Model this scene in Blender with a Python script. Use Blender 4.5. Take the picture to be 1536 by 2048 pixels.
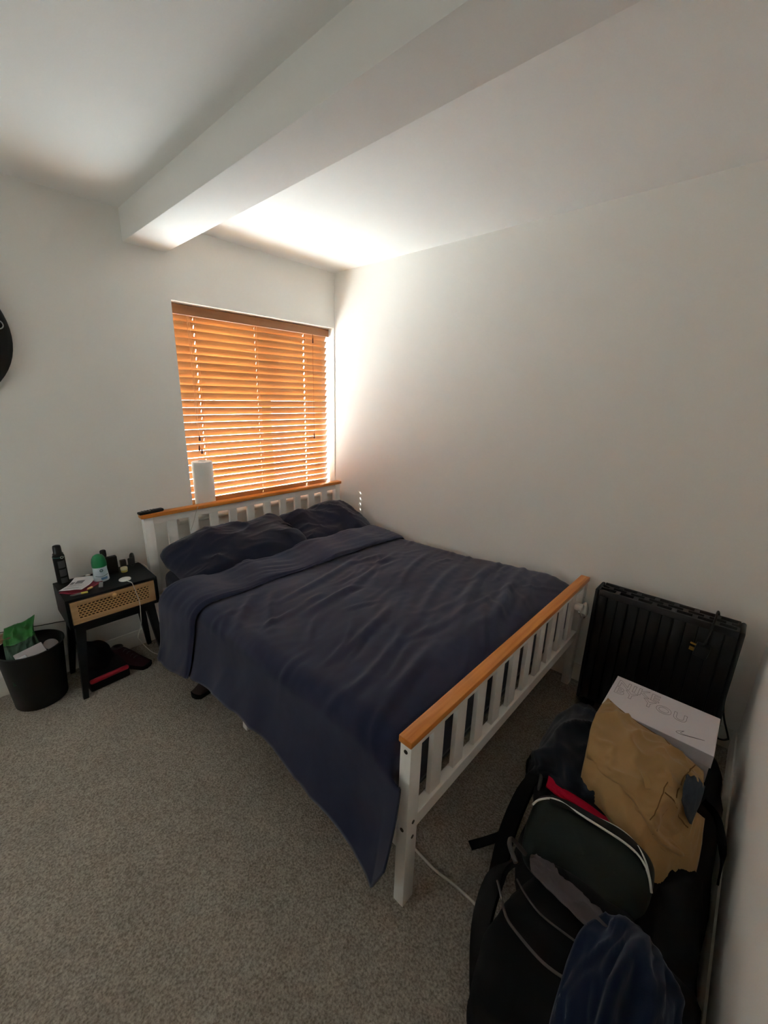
import bpy, bmesh, math, random
import numpy as np
from mathutils import Vector, Matrix, Euler

for o in list(bpy.data.objects):
    bpy.data.objects.remove(o, do_unlink=True)
scene = bpy.context.scene
COL = scene.collection
random.seed(7)

# ------------------------------------------------------------------ camera
F_PX = 817.39
cam_d = bpy.data.cameras.new('camera')
cam = bpy.data.objects.new('camera', cam_d)
COL.objects.link(cam)
cam_d.sensor_fit = 'VERTICAL'
cam_d.sensor_height = 24.0
cam_d.sensor_width = 18.0
cam_d.lens = F_PX / 2048 * 24.0
cam_d.clip_start = 0.01
yaw, pitch, roll = math.radians(47.6587), math.radians(15.9878), math.radians(1.5723)
fw = Vector((math.sin(yaw) * math.cos(pitch), math.cos(yaw) * math.cos(pitch), -math.sin(pitch)))
rt = Vector((math.cos(yaw), -math.sin(yaw), 0))
up = rt.cross(fw)
rt2 = rt * math.cos(roll) + up * math.sin(roll)
up2 = -rt * math.sin(roll) + up * math.cos(roll)
cam.matrix_world = Matrix(((rt2.x, up2.x, -fw.x, -2.2018), (rt2.y, up2.y, -fw.y, -2.5634),
                           (rt2.z, up2.z, -fw.z, 1.5105), (0, 0, 0, 1)))
scene.camera = cam

# ------------------------------------------------------------------ world, sun, exposure
world = bpy.data.worlds.new('sky')
scene.world = world
world.use_nodes = True
bg = world.node_tree.nodes['Background']
bg.inputs['Color'].default_value = (0.78, 0.915, 1.0, 1)
bg.inputs['Strength'].default_value = 30.0

sun_d = bpy.data.lights.new('sun', 'SUN')
sun_d.energy = 32.0
sun_d.angle = math.radians(0.4)
sun_d.color = (1.0, 0.95, 0.86)
sun = bpy.data.objects.new('sun', sun_d)
COL.objects.link(sun)
sun.rotation_euler = Vector((0.228, -0.381, -0.528)).to_track_quat('-Z', 'Y').to_euler()
sun.location = (-3, 5, 8)

# sampling portal in the window opening (guides sky light, emits nothing itself)
pd = bpy.data.lights.new('window_portal', 'AREA')
pd.shape = 'RECTANGLE'
pd.size = 1.17
pd.size_y = 1.23
pd.cycles.is_portal = True
po = bpy.data.objects.new('window_portal', pd)
COL.objects.link(po)
po.location = (-0.594, 0.262, 1.365)
po.rotation_euler = (math.radians(-90), 0, 0)

pd2 = bpy.data.lights.new('window_portal', 'AREA')  # guides sky light through the added fill window
pd2.shape = 'RECTANGLE'
pd2.size = 1.0
pd2.size_y = 1.1
pd2.cycles.is_portal = True
po2 = bpy.data.objects.new('window_portal', pd2)
COL.objects.link(po2)
po2.location = (-3.56, -0.85, 1.2)
po2.rotation_euler = (math.radians(-90), 0, math.radians(-90))

vs = scene.view_settings
vs.view_transform = 'Standard'
vs.look = 'None'
vs.gamma = 1.0
vs.use_curve_mapping = False
vs.exposure = 1.2
scene.cycles.caustics_reflective = False
scene.cycles.caustics_refractive = False
scene.cycles.max_bounces = 14
scene.cycles.diffuse_bounces = 10
scene.cycles.transparent_max_bounces = 12

# ------------------------------------------------------------------ materials
def srgb(r, g, b):
    f = lambda c: (c / 255 / 12.92) if c / 255 <= 0.04045 else ((c / 255 + 0.055) / 1.055) ** 2.4
    return (f(r), f(g), f(b), 1)

def mat(name, col, rough=0.6, bump=0.0, bscale=100.0, var=0.0, vscale=8.0, metal=0.0, spec=0.4,
        sheen=0.0, stretch=(1, 1, 1), emit=None, col2=None, detail=4.0, bdist=0.002):
    m = bpy.data.materials.new(name)
    m.use_nodes = True
    nt = m.node_tree
    p = nt.nodes['Principled BSDF']
    p.inputs['Base Color'].default_value = col
    p.inputs['Roughness'].default_value = rough
    p.inputs['Metallic'].default_value = metal
    p.inputs['Specular IOR Level'].default_value = spec
    if sheen:
        p.inputs['Sheen Weight'].default_value = sheen
        p.inputs['Sheen Roughness'].default_value = 0.5
    tc = nt.nodes.new('ShaderNodeTexCoord')
    mp = nt.nodes.new('ShaderNodeMapping')
    mp.inputs['Scale'].default_value = stretch
    nt.links.new(tc.outputs['Object'], mp.inputs['Vector'])
    if var or col2:
        n = nt.nodes.new('ShaderNodeTexNoise')
        n.inputs['Scale'].default_value = vscale
        n.inputs['Detail'].default_value = detail
        nt.links.new(mp.outputs['Vector'], n.inputs['Vector'])
        r = nt.nodes.new('ShaderNodeValToRGB')
        r.color_ramp.elements[0].position = 0.3
        r.color_ramp.elements[1].position = 0.7
        if col2:
            r.color_ramp.elements[0].color = col
            r.color_ramp.elements[1].color = col2
        else:
            r.color_ramp.elements[0].color = tuple(c * (1 - var) for c in col[:3]) + (1,)
            r.color_ramp.elements[1].color = tuple(min(1, c * (1 + var)) for c in col[:3]) + (1,)
        nt.links.new(n.outputs['Fac'], r.inputs['Fac'])
        nt.links.new(r.outputs['Color'], p.inputs['Base Color'])
    if bump:
        n2 = nt.nodes.new('ShaderNodeTexNoise')
        n2.inputs['Scale'].default_value = bscale
        n2.inputs['Detail'].default_value = 3
        nt.links.new(mp.outputs['Vector'], n2.inputs['Vector'])
        b = nt.nodes.new('ShaderNodeBump')
        b.inputs['Strength'].default_value = bump
        b.inputs['Distance'].default_value = bdist
        nt.links.new(n2.outputs['Fac'], b.inputs['Height'])
        nt.links.new(b.outputs['Normal'], p.inputs['Normal'])
    return m

def carpet_mat():
    m = mat('carpet', srgb(138, 130, 121), 1.0, spec=0.0)
    nt = m.node_tree
    p = nt.nodes['Principled BSDF']
    tc = nt.nodes['Texture Coordinate']
    def noise(scale, detail):
        n = nt.nodes.new('ShaderNodeTexNoise')
        n.inputs['Scale'].default_value = scale
        n.inputs['Detail'].default_value = detail
        nt.links.new(tc.outputs['Object'], n.inputs['Vector'])
        return n
    fine, mid, big = noise(170, 4), noise(22, 4), noise(3.2, 3)
    r1 = nt.nodes.new('ShaderNodeValToRGB')
    r1.color_ramp.elements[0].position = 0.32
    r1.color_ramp.elements[1].position = 0.68
    r1.color_ramp.elements[0].color = srgb(134, 126, 116)
    r1.color_ramp.elements[1].color = srgb(196, 186, 173)
    nt.links.new(fine.outputs['Fac'], r1.inputs['Fac'])
    mx = nt.nodes.new('ShaderNodeMix')
    mx.data_type = 'RGBA'
    mx.blend_type = 'MULTIPLY'
    mx.inputs['Factor'].default_value = 0.5
    r2 = nt.nodes.new('ShaderNodeValToRGB')
    r2.color_ramp.elements[0].position = 0.3
    r2.color_ramp.elements[1].position = 0.7
    r2.color_ramp.elements[0].color = (0.55, 0.54, 0.53, 1)
    r2.color_ramp.elements[1].color = (1, 1, 1, 1)
    add = nt.nodes.new('ShaderNodeMath')
    add.operation = 'ADD'
    hm = nt.nodes.new('ShaderNodeMath')
    hm.operation = 'MULTIPLY'
    hm.inputs[1].default_value = 0.5
    nt.links.new(mid.outputs['Fac'], add.inputs[0])
    nt.links.new(big.outputs['Fac'], add.inputs[1])
    nt.links.new(add.outputs[0], hm.inputs[0])
    nt.links.new(hm.outputs[0], r2.inputs['Fac'])
    nt.links.new(r1.outputs['Color'], mx.inputs['A'])
    nt.links.new(r2.outputs['Color'], mx.inputs['B'])
    nt.links.new(mx.outputs['Result'], p.inputs['Base Color'])
    b = nt.nodes.new('ShaderNodeBump')
    b.inputs['Strength'].default_value = 0.9
    b.inputs['Distance'].default_value = 0.006
    nt.links.new(fine.outputs['Fac'], b.inputs['Height'])
    nt.links.new(b.outputs['Normal'], p.inputs['Normal'])
    return m

def wood_mat(name, c1, c2, rough=0.45, axis=0, scale=9.0, transl=0.0):
    m = mat(name, c1, rough, spec=0.4)
    nt = m.node_tree
    p = nt.nodes['Principled BSDF']
    mp = nt.nodes['Mapping']
    s = [scale * 4, scale * 4, scale * 4]
    s[axis] = scale * 0.22
    mp.inputs['Scale'].default_value = s
    n = nt.nodes.new('ShaderNodeTexNoise')
    n.inputs['Scale'].default_value = 1.6
    n.inputs['Detail'].default_value = 6
    n.inputs['Distortion'].default_value = 0.6
    nt.links.new(mp.outputs['Vector'], n.inputs['Vector'])
    r = nt.nodes.new('ShaderNodeValToRGB')
    r.color_ramp.elements[0].position = 0.3
    r.color_ramp.elements[1].position = 0.72
    r.color_ramp.elements[0].color = c1
    r.color_ramp.elements[1].color = c2
    nt.links.new(n.outputs['Fac'], r.inputs['Fac'])
    nt.links.new(r.outputs['Color'], p.inputs['Base Color'])
    if transl:
        t = nt.nodes.new('ShaderNodeBsdfTranslucent')
        nt.links.new(r.outputs['Color'], t.inputs['Color'])
        mix = nt.nodes.new('ShaderNodeMixShader')
        mix.inputs[0].default_value = transl
        nt.links.new(p.outputs[0], mix.inputs[1])
        nt.links.new(t.outputs[0], mix.inputs[2])
        nt.links.new(mix.outputs[0], nt.nodes['Material Output'].inputs['Surface'])
    return m

def glass_mat():
    m = bpy.data.materials.new('window_glass')
    m.use_nodes = True
    nt = m.node_tree
    nt.nodes.clear()
    out = nt.nodes.new('ShaderNodeOutputMaterial')
    t = nt.nodes.new('ShaderNodeBsdfTransparent')
    t.inputs['Color'].default_value = (0.95, 0.97, 0.97, 1)
    g = nt.nodes.new('ShaderNodeBsdfGlossy')
    g.inputs['Roughness'].default_value = 0.02
    mix = nt.nodes.new('ShaderNodeMixShader')
    mix.inputs[0].default_value = 0.05
    nt.links.new(t.outputs[0], mix.inputs[1])
    nt.links.new(g.outputs[0], mix.inputs[2])
    nt.links.new(mix.outputs[0], out.inputs['Surface'])
    return m

def fill_pane_mat():  # translucent pane of the added fill window
    m = bpy.data.materials.new('fill_pane_translucent')
    m.use_nodes = True
    nt = m.node_tree
    nt.nodes.clear()
    out = nt.nodes.new('ShaderNodeOutputMaterial')
    t = nt.nodes.new('ShaderNodeBsdfTranslucent')
    t.inputs['Color'].default_value = (0.20, 0.195, 0.185, 1)
    nt.links.new(t.outputs[0], out.inputs['Surface'])
    return m

M = {
    'fillpane': fill_pane_mat(),
    'wall': mat('wall_paint', srgb(240, 238, 233), 0.75, bump=0.12, bscale=180, spec=0.2),
    'ceil': mat('ceiling_paint', srgb(243, 242, 239), 0.8, bump=0.12, bscale=160, spec=0.2),
    'gloss': mat('white_gloss', srgb(232, 228, 220), 0.35, spec=0.5),
    'carpet': carpet_mat(),
    'bedwhite': mat('white_painted_wood', srgb(241, 238, 234), 0.42, bump=0.05, bscale=60, var=0.03, vscale=20),
    'pine': wood_mat('orange_pine', srgb(204, 118, 44), srgb(230, 152, 72), 0.38, axis=0),
    'slat': wood_mat('blind_wood', srgb(158, 106, 58), srgb(182, 130, 80), 0.4, axis=0, scale=6, transl=0.06),
    'valance': wood_mat('valance_wood', srgb(150, 100, 62), srgb(172, 118, 76), 0.45, axis=0, scale=6),
    'cord': mat('blind_cord', srgb(196, 150, 104), 0.8),
    'tassel': mat('tassel_wood', srgb(96, 44, 22), 0.4),
    'navy': mat('navy_cotton', srgb(36, 39, 63), 0.9, bump=0.15, bscale=900, var=0.06, vscale=30, spec=0.15, sheen=0.25, bdist=0.0006),
    'navy2': mat('dark_navy_cotton', srgb(25, 27, 45), 0.9, bump=0.15, bscale=900, var=0.06, vscale=30, spec=0.15, sheen=0.2, bdist=0.0006),
    'bolt': mat('bolt_hole', srgb(70, 62, 54), 0.5, metal=0.4),
    'black': mat('black_painted_wood', srgb(23, 24, 26), 0.6, var=0.15, vscale=12, stretch=(1, 6, 6), spec=0.22),
    'drawer': wood_mat('light_oak', srgb(186, 146, 102), srgb(206, 168, 124), 0.55, axis=0, scale=10),
    'cane': mat('woven_cane', srgb(204, 164, 112), 0.65, var=0.1, vscale=200),
    'cavity': mat('drawer_backing', srgb(40, 26, 16), 0.9),
    'blackplastic': mat('black_plastic', srgb(17, 17, 18), 0.38),
    'mattblack': mat('matt_black_plastic', srgb(14, 14, 15), 0.7, spec=0.25),
    'greylabel': mat('grey_print', srgb(74, 76, 78), 0.5),
    'green': mat('green_plastic', srgb(28, 128, 76), 0.4, var=0.08, vscale=40),
    'bottle': mat('pale_blue_label', srgb(176, 196, 208), 0.35, col2=srgb(214, 222, 226), vscale=26),
    'blueprint': mat('blue_label_print', srgb(96, 136, 178), 0.4),
    'ring': mat('dark_teal_print', srgb(30, 78, 70), 0.4),
    'cream': mat('cream_plastic', srgb(222, 214, 178), 0.45),
    'yellow': mat('yellow_label', srgb(206, 188, 92), 0.5),
    'paper': mat('white_paper', srgb(216, 210, 212), 0.8),
    'print': mat('grey_ink', srgb(126, 122, 124), 0.8),
    'redbook': mat('dark_red_card', srgb(128, 30, 52), 0.5),
    'pen': mat('grey_metal', srgb(134, 130, 130), 0.35, metal=0.7),
    'silver': mat('silver_plastic', srgb(150, 150, 152), 0.35, metal=0.5),
    'woodpale': mat('pale_wood', srgb(206, 166, 110), 0.5),
    'white': mat('white_plastic', srgb(224, 222, 216), 0.4),
    'whitecloth': mat('white_tag', srgb(214, 212, 208), 0.85),
    'bin': mat('black_bin_plastic', srgb(13, 13, 13), 0.5, var=0.2, vscale=60),
    'bagwhite': mat('packet_white', srgb(176, 168, 168), 0.4),
    'baggreen': mat('packet_green', srgb(44, 122, 46), 0.35, col2=srgb(28, 82, 36), vscale=14),
    'bagdark': mat('packet_dark_green', srgb(30, 56, 40), 0.35, col2=srgb(44, 74, 54), vscale=22),
    'bagbrown': mat('packet_brown', srgb(150, 116, 88), 0.5, col2=srgb(92, 66, 46), vscale=24),
    'chrome': mat('packet_silver', srgb(190, 194, 202), 0.25, metal=0.8),
    'red': mat('red_plastic', srgb(168, 22, 46), 0.45),
    'darkfabric': mat('black_fabric', srgb(17, 16, 18), 0.9, bump=0.2, bscale=500, spec=0.15, var=0.15, vscale=30, bdist=0.0008),
    'darkfabric2': mat('charcoal_fabric', srgb(29, 27, 28), 0.9, bump=0.25, bscale=420, spec=0.15, var=0.15, vscale=26, bdist=0.0008),
    'shoered': mat('dark_red_mesh', srgb(62, 26, 33), 0.8, bump=0.3, bscale=300),
    'shoegrey': mat('grey_rubber', srgb(96, 84, 84), 0.7),
    'shoebrown': mat('brown_suede', srgb(62, 46, 42), 0.9),
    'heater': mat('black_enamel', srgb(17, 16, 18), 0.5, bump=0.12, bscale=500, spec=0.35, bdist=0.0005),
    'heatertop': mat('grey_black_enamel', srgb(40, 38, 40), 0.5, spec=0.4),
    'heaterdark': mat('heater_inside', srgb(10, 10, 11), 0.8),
    'brass': mat('brass_pin', srgb(200, 152, 76), 0.3, metal=1.0),
    'card': mat('white_card', srgb(214, 208, 212), 0.6, spec=0.25),
    'emboss': mat('grey_outline_print', srgb(112, 106, 110), 0.6),
    'tan': mat('tan_cotton', srgb(166, 132, 90), 0.9, bump=0.25, bscale=600, spec=0.15, col2=srgb(150, 120, 78), vscale=7, sheen=0.15, bdist=0.0008),
    'tanseam': mat('tan_seam', srgb(112, 84, 52), 0.9, spec=0.1),
    'tanlight': mat('tan_lining', srgb(178, 158, 132), 0.9, spec=0.15),
    'denim': mat('grey_blue_denim', srgb(60, 66, 76), 0.9, bump=0.2, bscale=600, spec=0.15),
    'sweater': mat('navy_knit', srgb(24, 27, 37), 0.95, bump=0.4, bscale=420, spec=0.1, sheen=0.2, bdist=0.001),
    'redcloth': mat('red_fleece', srgb(184, 20, 52), 0.9, bump=0.2, bscale=400, spec=0.1),
    'washgreen': mat('dark_green_leather', srgb(21, 29, 25), 0.6, bump=0.25, bscale=260, spec=0.3, bdist=0.0008),
    'piping': mat('white_piping', srgb(206, 206, 198), 0.5),
    'greypipe': mat('grey_piping', srgb(72, 66, 64), 0.6),
    'mesh': mat('grey_mesh', srgb(76, 69, 71), 0.9, bump=0.3, bscale=500),
    'bluecloth': mat('blue_denim', srgb(17, 28, 52), 0.95, bump=0.3, bscale=600, col2=srgb(13, 22, 43), vscale=12, spec=0.1, sheen=0.15, bdist=0.001),
    'wire': mat('white_cable', srgb(206, 200, 190), 0.5),
    'blackwire': mat('black_cable', srgb(20, 20, 21), 0.5),
    'rollpaper': mat('embossed_paper', srgb(232, 228, 222), 0.9, bump=0.5, bscale=55, spec=0.1),
    'core': mat('card_core', srgb(150, 128, 104), 0.9),
    'glass': glass_mat(),
    'upvc': mat('white_upvc', srgb(236, 236, 234), 0.35),
    'outside': mat('outside_render', srgb(152, 151, 150), 0.9),
}

# ------------------------------------------------------------------ mesh helpers
class MB:
    def __init__(s):
        s.v = []
        s.f = []
    def add(s, vs, fs):
        b = len(s.v)
        s.v += [tuple(map(float, p)) for p in vs]
        s.f += [tuple(i + b for i in f) for f in fs]
        return s
    def box(s, lo, hi, mtx=None):
        x0, y0, z0 = lo
        x1, y1, z1 = hi
        vs = [Vector(p) for p in ((x0, y0, z0), (x1, y0, z0), (x1, y1, z0), (x0, y1, z0),
                                  (x0, y0, z1), (x1, y0, z1), (x1, y1, z1), (x0, y1, z1))]
        if mtx:
            vs = [mtx @ p for p in vs]
        return s.add(vs, [(0, 3, 2, 1), (4, 5, 6, 7), (0, 1, 5, 4), (1, 2, 6, 5), (2, 3, 7, 6), (3, 0, 4, 7)])
    def rbox(s, lo, hi, r=0.004, seg=2, mtx=None):
        bm = bmesh.new()
        bmesh.ops.create_cube(bm, size=1)
        c = [(a + b) / 2 for a, b in zip(lo, hi)]
        d = [b - a for a, b in zip(lo, hi)]
        for v in bm.verts:
            v.co = Vector((c[0] + v.co.x * d[0], c[1] + v.co.y * d[1], c[2] + v.co.z * d[2]))
        r = min(r, min(d) * 0.49)
        bmesh.ops.bevel(bm, geom=bm.edges[:], offset=r, segments=seg, profile=0.5, affect='EDGES')
        bm.verts.index_update()
        vs = [(mtx @ v.co if mtx else v.co.copy()) for v in bm.verts]
        fs = [tuple(v.index for v in f.verts) for f in bm.faces]
        bm.free()
        return s.add(vs, fs)
    def lathe(s, prof, c=(0, 0, 0), n=28, mtx=None, sx=1.0, sy=1.0):
        vs, fs = [], []
        for r, z in prof:
            for k in range(n):
                a = 2 * math.pi * k / n
                p = Vector((r * math.cos(a) * sx, r * math.sin(a) * sy, z))
                if mtx:
                    p = mtx @ p
                vs.append(p + Vector(c))
        m = len(prof)
        for i in range(m - 1):
            for k in range(n):
                k2 = (k + 1) % n
                fs.append((i * n + k, i * n + k2, (i + 1) * n + k2, (i + 1) * n + k))
        if prof[0][0] > 1e-6:
            fs.append(tuple(range(n - 1, -1, -1)))
        if prof[-1][0] > 1e-6:
            fs.append(tuple((m - 1) * n + k for k in range(n)))
        return s.add(vs, fs)
    def tube(s, pts, r, n=8, smooth=4, radii=None):
        P = catmull(pts, smooth) if smooth > 1 else [Vector(p) for p in pts]
        up_ = Vector((0, 0, 1))
        vs, fs = [], []
        N = len(P)
        prev = None
        for i, p in enumerate(P):
            t = (P[min(i + 1, N - 1)] - P[max(i - 1, 0)]).normalized()
            if prev is None:
                a = t.orthogonal().normalized()
            else:
                a = (prev - t * prev.dot(t))
                a = a.normalized() if a.length > 1e-6 else t.orthogonal().normalized()
            prev = a
            b = t.cross(a)
            rr = r if radii is None else r * np.interp(i / (N - 1), np.linspace(0, 1, len(radii)), radii)
            for k in range(n):
                an = 2 * math.pi * k / n
                vs.append(p + (a * math.cos(an) + b * math.sin(an)) * rr)
        for i in range(N - 1):
            for k in range(n):
                k2 = (k + 1) % n
                fs.append((i * n + k, i * n + k2, (i + 1) * n + k2, (i + 1) * n + k))
        fs.append(tuple(range(n - 1, -1, -1)))
        fs.append(tuple((N - 1) * n + k for k in range(n)))
        return s.add(vs, fs)
    def ribbon(s, pts, w, th, side, smooth=5):
        P = catmull(pts, smooth)
        N = len(P)
        vs, fs = [], []
        sd0 = Vector(side).normalized()
        for i, p in enumerate(P):
            t = (P[min(i + 1, N - 1)] - P[max(i - 1, 0)]).normalized()
            a = (sd0 - t * sd0.dot(t)).normalized()
            nrm = t.cross(a)
            for su, sv in ((-1, -1), (1, -1), (1, 1), (-1, 1)):
                vs.append(p + a * (su * w / 2) + nrm * (sv * th / 2))
        for i in range(N - 1):
            for k in range(4):
                k2 = (k + 1) % 4
                fs.append((i * 4 + k, i * 4 + k2, (i + 1) * 4 + k2, (i + 1) * 4 + k))
        fs.append((3, 2, 1, 0))
        fs.append(tuple((N - 1) * 4 + k for k in range(4)))
        return s.add(vs, fs)
    def grid(s, P, close_u=False, flip=False):
        n, m, _ = P.shape
        fs = []
        for i in range(n - (0 if close_u else 1)):
            i2 = (i + 1) % n
            for j in range(m - 1):
                q = (i * m + j, i2 * m + j, i2 * m + j + 1, i * m + j + 1)
                fs.append(q[::-1] if flip else q)
        return s.add(P.reshape(-1, 3), fs)
    def build(s, name, m, parent=None, smooth=None, origin=None, solid=0.0, subsurf=0):
        V = np.array(s.v)
        if parent is not None:
            o0 = np.array(parent['_org'])
        elif origin is not None:
            o0 = np.array(origin, float)
        else:
            lo, hi = V.min(0), V.max(0)
            o0 = np.array([(lo[0] + hi[0]) / 2, (lo[1] + hi[1]) / 2, lo[2]])
        me = bpy.data.meshes.new(name)
        me.from_pydata((V - o0).tolist(), [], s.f)
        me.materials.append(M[m] if isinstance(m, str) else m)
        bm = bmesh.new()
        bm.from_mesh(me)
        bmesh.ops.recalc_face_normals(bm, faces=bm.faces[:])
        bm.to_mesh(me)
        bm.free()
        if smooth is not None:
            for p in me.polygons:
                p.use_smooth = True
            if smooth < 180:
                me.set_sharp_from_angle(angle=math.radians(smooth))
        o = bpy.data.objects.new(name, me)
        COL.objects.link(o)
        if parent is not None:
            o.parent = parent
            lv = parent.get('_lv', 0) + 1
        else:
            o.location = o0
            lv = 0
        o['_org'] = [float(x) for x in o0]
        o['_lv'] = lv
        if solid:
            md = o.modifiers.new('thickness', 'SOLIDIFY')
            md.thickness = solid
            md.offset = 0.0
        if subsurf:
            md = o.modifiers.new('sub', 'SUBSURF')
            md.levels = md.render_levels = subsurf
        return o

def catmull(pts, k):
    P = [Vector(p) for p in pts]
    if len(P) < 3 or k <= 1:
        return P
    Q = [P[0] * 2 - P[1]] + P + [P[-1] * 2 - P[-2]]
    out = []
    for i in range(1, len(Q) - 2):
        a, b, c, d = Q[i - 1], Q[i], Q[i + 1], Q[i + 2]
        for j in range(k):
            t = j / k
            out.append(0.5 * ((2 * b) + (c - a) * t + (2 * a - 5 * b + 4 * c - d) * t * t + (3 * b - a - 3 * c + d) * t ** 3))
    out.append(P[-1])
    return out

def tag(o, label, cat, group=None):
    o['label'] = label
    o['category'] = cat
    if group:
        o['group'] = group
    return o

def struct(o):
    o['kind'] = 'structure'
    return o

def thing(name, loc, label, cat, group=None):
    e = bpy.data.objects.new(name, None)
    e.empty_display_size = 0.05
    COL.objects.link(e)
    e.location = loc
    e['_org'] = [float(x) for x in loc]
    e['_lv'] = 0
    return tag(e, label, cat, group)

def clone(o, dloc, parent):
    c = o.copy()
    COL.objects.link(c)
    c.parent = parent
    c.location = Vector(o.location) + Vector(dloc)
    return c

# numpy noise
def pnoise(x, y, seed=0):
    rs = np.random.RandomState(seed)
    perm = rs.permutation(256)
    ang = rs.rand(256) * 2 * np.pi
    gx, gy = np.cos(ang), np.sin(ang)
    x, y = np.asarray(x, float), np.asarray(y, float)
    xi, yi = np.floor(x).astype(int), np.floor(y).astype(int)
    xf, yf = x - xi, y - yi
    def g(ix, iy, dx, dy):
        h = perm[(perm[ix & 255] + iy) & 255]
        return gx[h] * dx + gy[h] * dy
    u = xf ** 3 * (xf * (xf * 6 - 15) + 10)
    v = yf ** 3 * (yf * (yf * 6 - 15) + 10)
    n00, n10 = g(xi, yi, xf, yf), g(xi + 1, yi, xf - 1, yf)
    n01, n11 = g(xi, yi + 1, xf, yf - 1), g(xi + 1, yi + 1, xf - 1, yf - 1)
    return ((n00 * (1 - u) + n10 * u) * (1 - v) + (n01 * (1 - u) + n11 * u) * v) * 1.5

def ridge(x, y, seed, sharp=1.6):
    return np.clip(1 - np.abs(pnoise(x, y, seed)) * sharp, 0, 1) ** 2

def normals(P):
    du = np.gradient(P, axis=0)
    dv = np.gradient(P, axis=1)
    n = np.cross(du, dv)
    l = np.linalg.norm(n, axis=2, keepdims=True)
    return n / np.maximum(l, 1e-9)

def sstep(a, b, x):
    t = np.clip((x - a) / (b - a), 0, 1)
    return t * t * (3 - 2 * t)

def patch(net, nu=40, nv=40):
    """smooth grid through a control net (rows of 3D points)"""
    rows = [np.array(catmull(r, 8)) for r in net]
    m = len(rows[0])
    cols = [np.array(catmull([rows[i][j] for i in range(len(rows))], 8)) for j in range(m)]
    G = np.array(cols).transpose(1, 0, 2)
    a = np.linspace(0, G.shape[0] - 1, nu)
    b = np.linspace(0, G.shape[1] - 1, nv)
    ai = np.minimum(a.astype(int), G.shape[0] - 2)
    bi = np.minimum(b.astype(int), G.shape[1] - 2)
    af, bf = (a - ai)[:, None, None], (b - bi)[None, :, None]
    g = lambda i, j: G[np.ix_(i, j)]
    return (g(ai, bi) * (1 - af) * (1 - bf) + g(ai + 1, bi) * af * (1 - bf) + g(ai, bi + 1) * (1 - af) * bf + g(ai + 1, bi + 1) * af * bf)

def crumple(P, amp, fu=3.0, fv=6.0, seed=1, fine=0.3, rot=0.3):
    n, m, _ = P.shape
    U, V = np.meshgrid(np.linspace(0, 1, n), np.linspace(0, 1, m), indexing='ij')
    a, b = U * math.cos(rot) - V * math.sin(rot), U * math.sin(rot) + V * math.cos(rot)
    d = (ridge(a * fu + 3, b * fv + 7, seed) - 0.4) * amp + (ridge(a * fu * 2.3, b * fv * 2.1, seed + 5) - 0.4) * amp * fine
    em = sstep(0, .10, np.minimum(np.minimum(U, 1 - U), np.minimum(V, 1 - V))) * .8 + .2
    d = d * em
    N = normals(P)
    if N[..., 2].mean() < 0:
        N = -N
    return P + N * d[..., None]

def superq(c, size, e1=0.5, e2=0.5, n=40, m=24, rot=(0, 0, 0), amp=0.0, freq=4.0, seed=3, shape=None):
    """closed rounded-box surface; returns grid [n+1, m]"""
    U = np.linspace(-np.pi, np.pi, n + 1)
    V = np.linspace(-np.pi / 2, np.pi / 2, m)
    u, v = np.meshgrid(U, V, indexing='ij')
    sp = lambda t, e: np.sign(t) * np.abs(t) ** e
    x = sp(np.cos(v), e1) * sp(np.cos(u), e2)
    y = sp(np.cos(v), e1) * sp(np.sin(u), e2)
    z = sp(np.sin(v), e1)
    P = np.stack([x, y, z], -1)
    if shape:
        P = shape(P)
    P = P * (np.array(size) / 2)
    if amp:
        d = (ridge(P[..., 0] * freq + P[..., 2] * 2 + 5, P[..., 1] * freq + P[..., 2] * freq, seed) - 0.35) * amp
        Nn = P / np.maximum(np.linalg.norm(P, axis=-1, keepdims=True), 1e-6)
        P = P + Nn * d[..., None]
        P[-1] = P[0]
    R = np.array(Euler(rot).to_matrix())
    return P @ R.T + np.array(c)

H = 2.356
YF = -2.745      # foot wall
XL = -3.35       # far left wall

# ------------------------------------------------------------------ room shell
struct(MB().box((XL - .2, YF - .2, -.12), (.2, .25, 0)).build('floor', 'carpet'))
struct(MB().box((XL - .2, YF - .2, H), (.2, .25, H + .12)).build('ceiling', 'ceil'))
struct(MB().box((0, YF - .2, 0), (.2, .25, H)).build('wall_right', 'wall'))
struct(MB().box((XL, YF - .2, 0), (0, YF, H)).build('wall_front', 'wall'))
w = MB()
w.box((XL - .2, YF - .2, 0), (XL, -1.35, H))
w.box((XL - .2, -.35, 0), (XL, .25, H))
w.box((XL - .2, -1.35, 0), (XL, -.35, .65))
w.box((XL - .2, -1.35, 1.75), (XL, -.35, H))
struct(w.build('wall_left', 'wall'))
WX0, WX1, WZ0, WZ1 = -1.181, -0.008, 0.748, 1.984
w = MB()
w.box((XL, 0, 0), (WX0, .25, H))
w.box((WX0, 0, 0), (0, .25, WZ0 - .043))
w.box((WX0, .10, WZ0 - .043), (0, .25, WZ0 - .001))
w.box((WX0, 0, WZ1), (0, .25, H))
w.box((WX1, 0, WZ0 - .043), (0, .25, WZ1))
struct(w.build('wall_back', 'wall'))
# ceiling beam running from the window wall towards the camera
struct(MB().rbox((-1.388, YF, 2.212), (-1.181, 0, H + .01), .004, 2).build('ceiling_beam', 'ceil', smooth=40))
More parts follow.
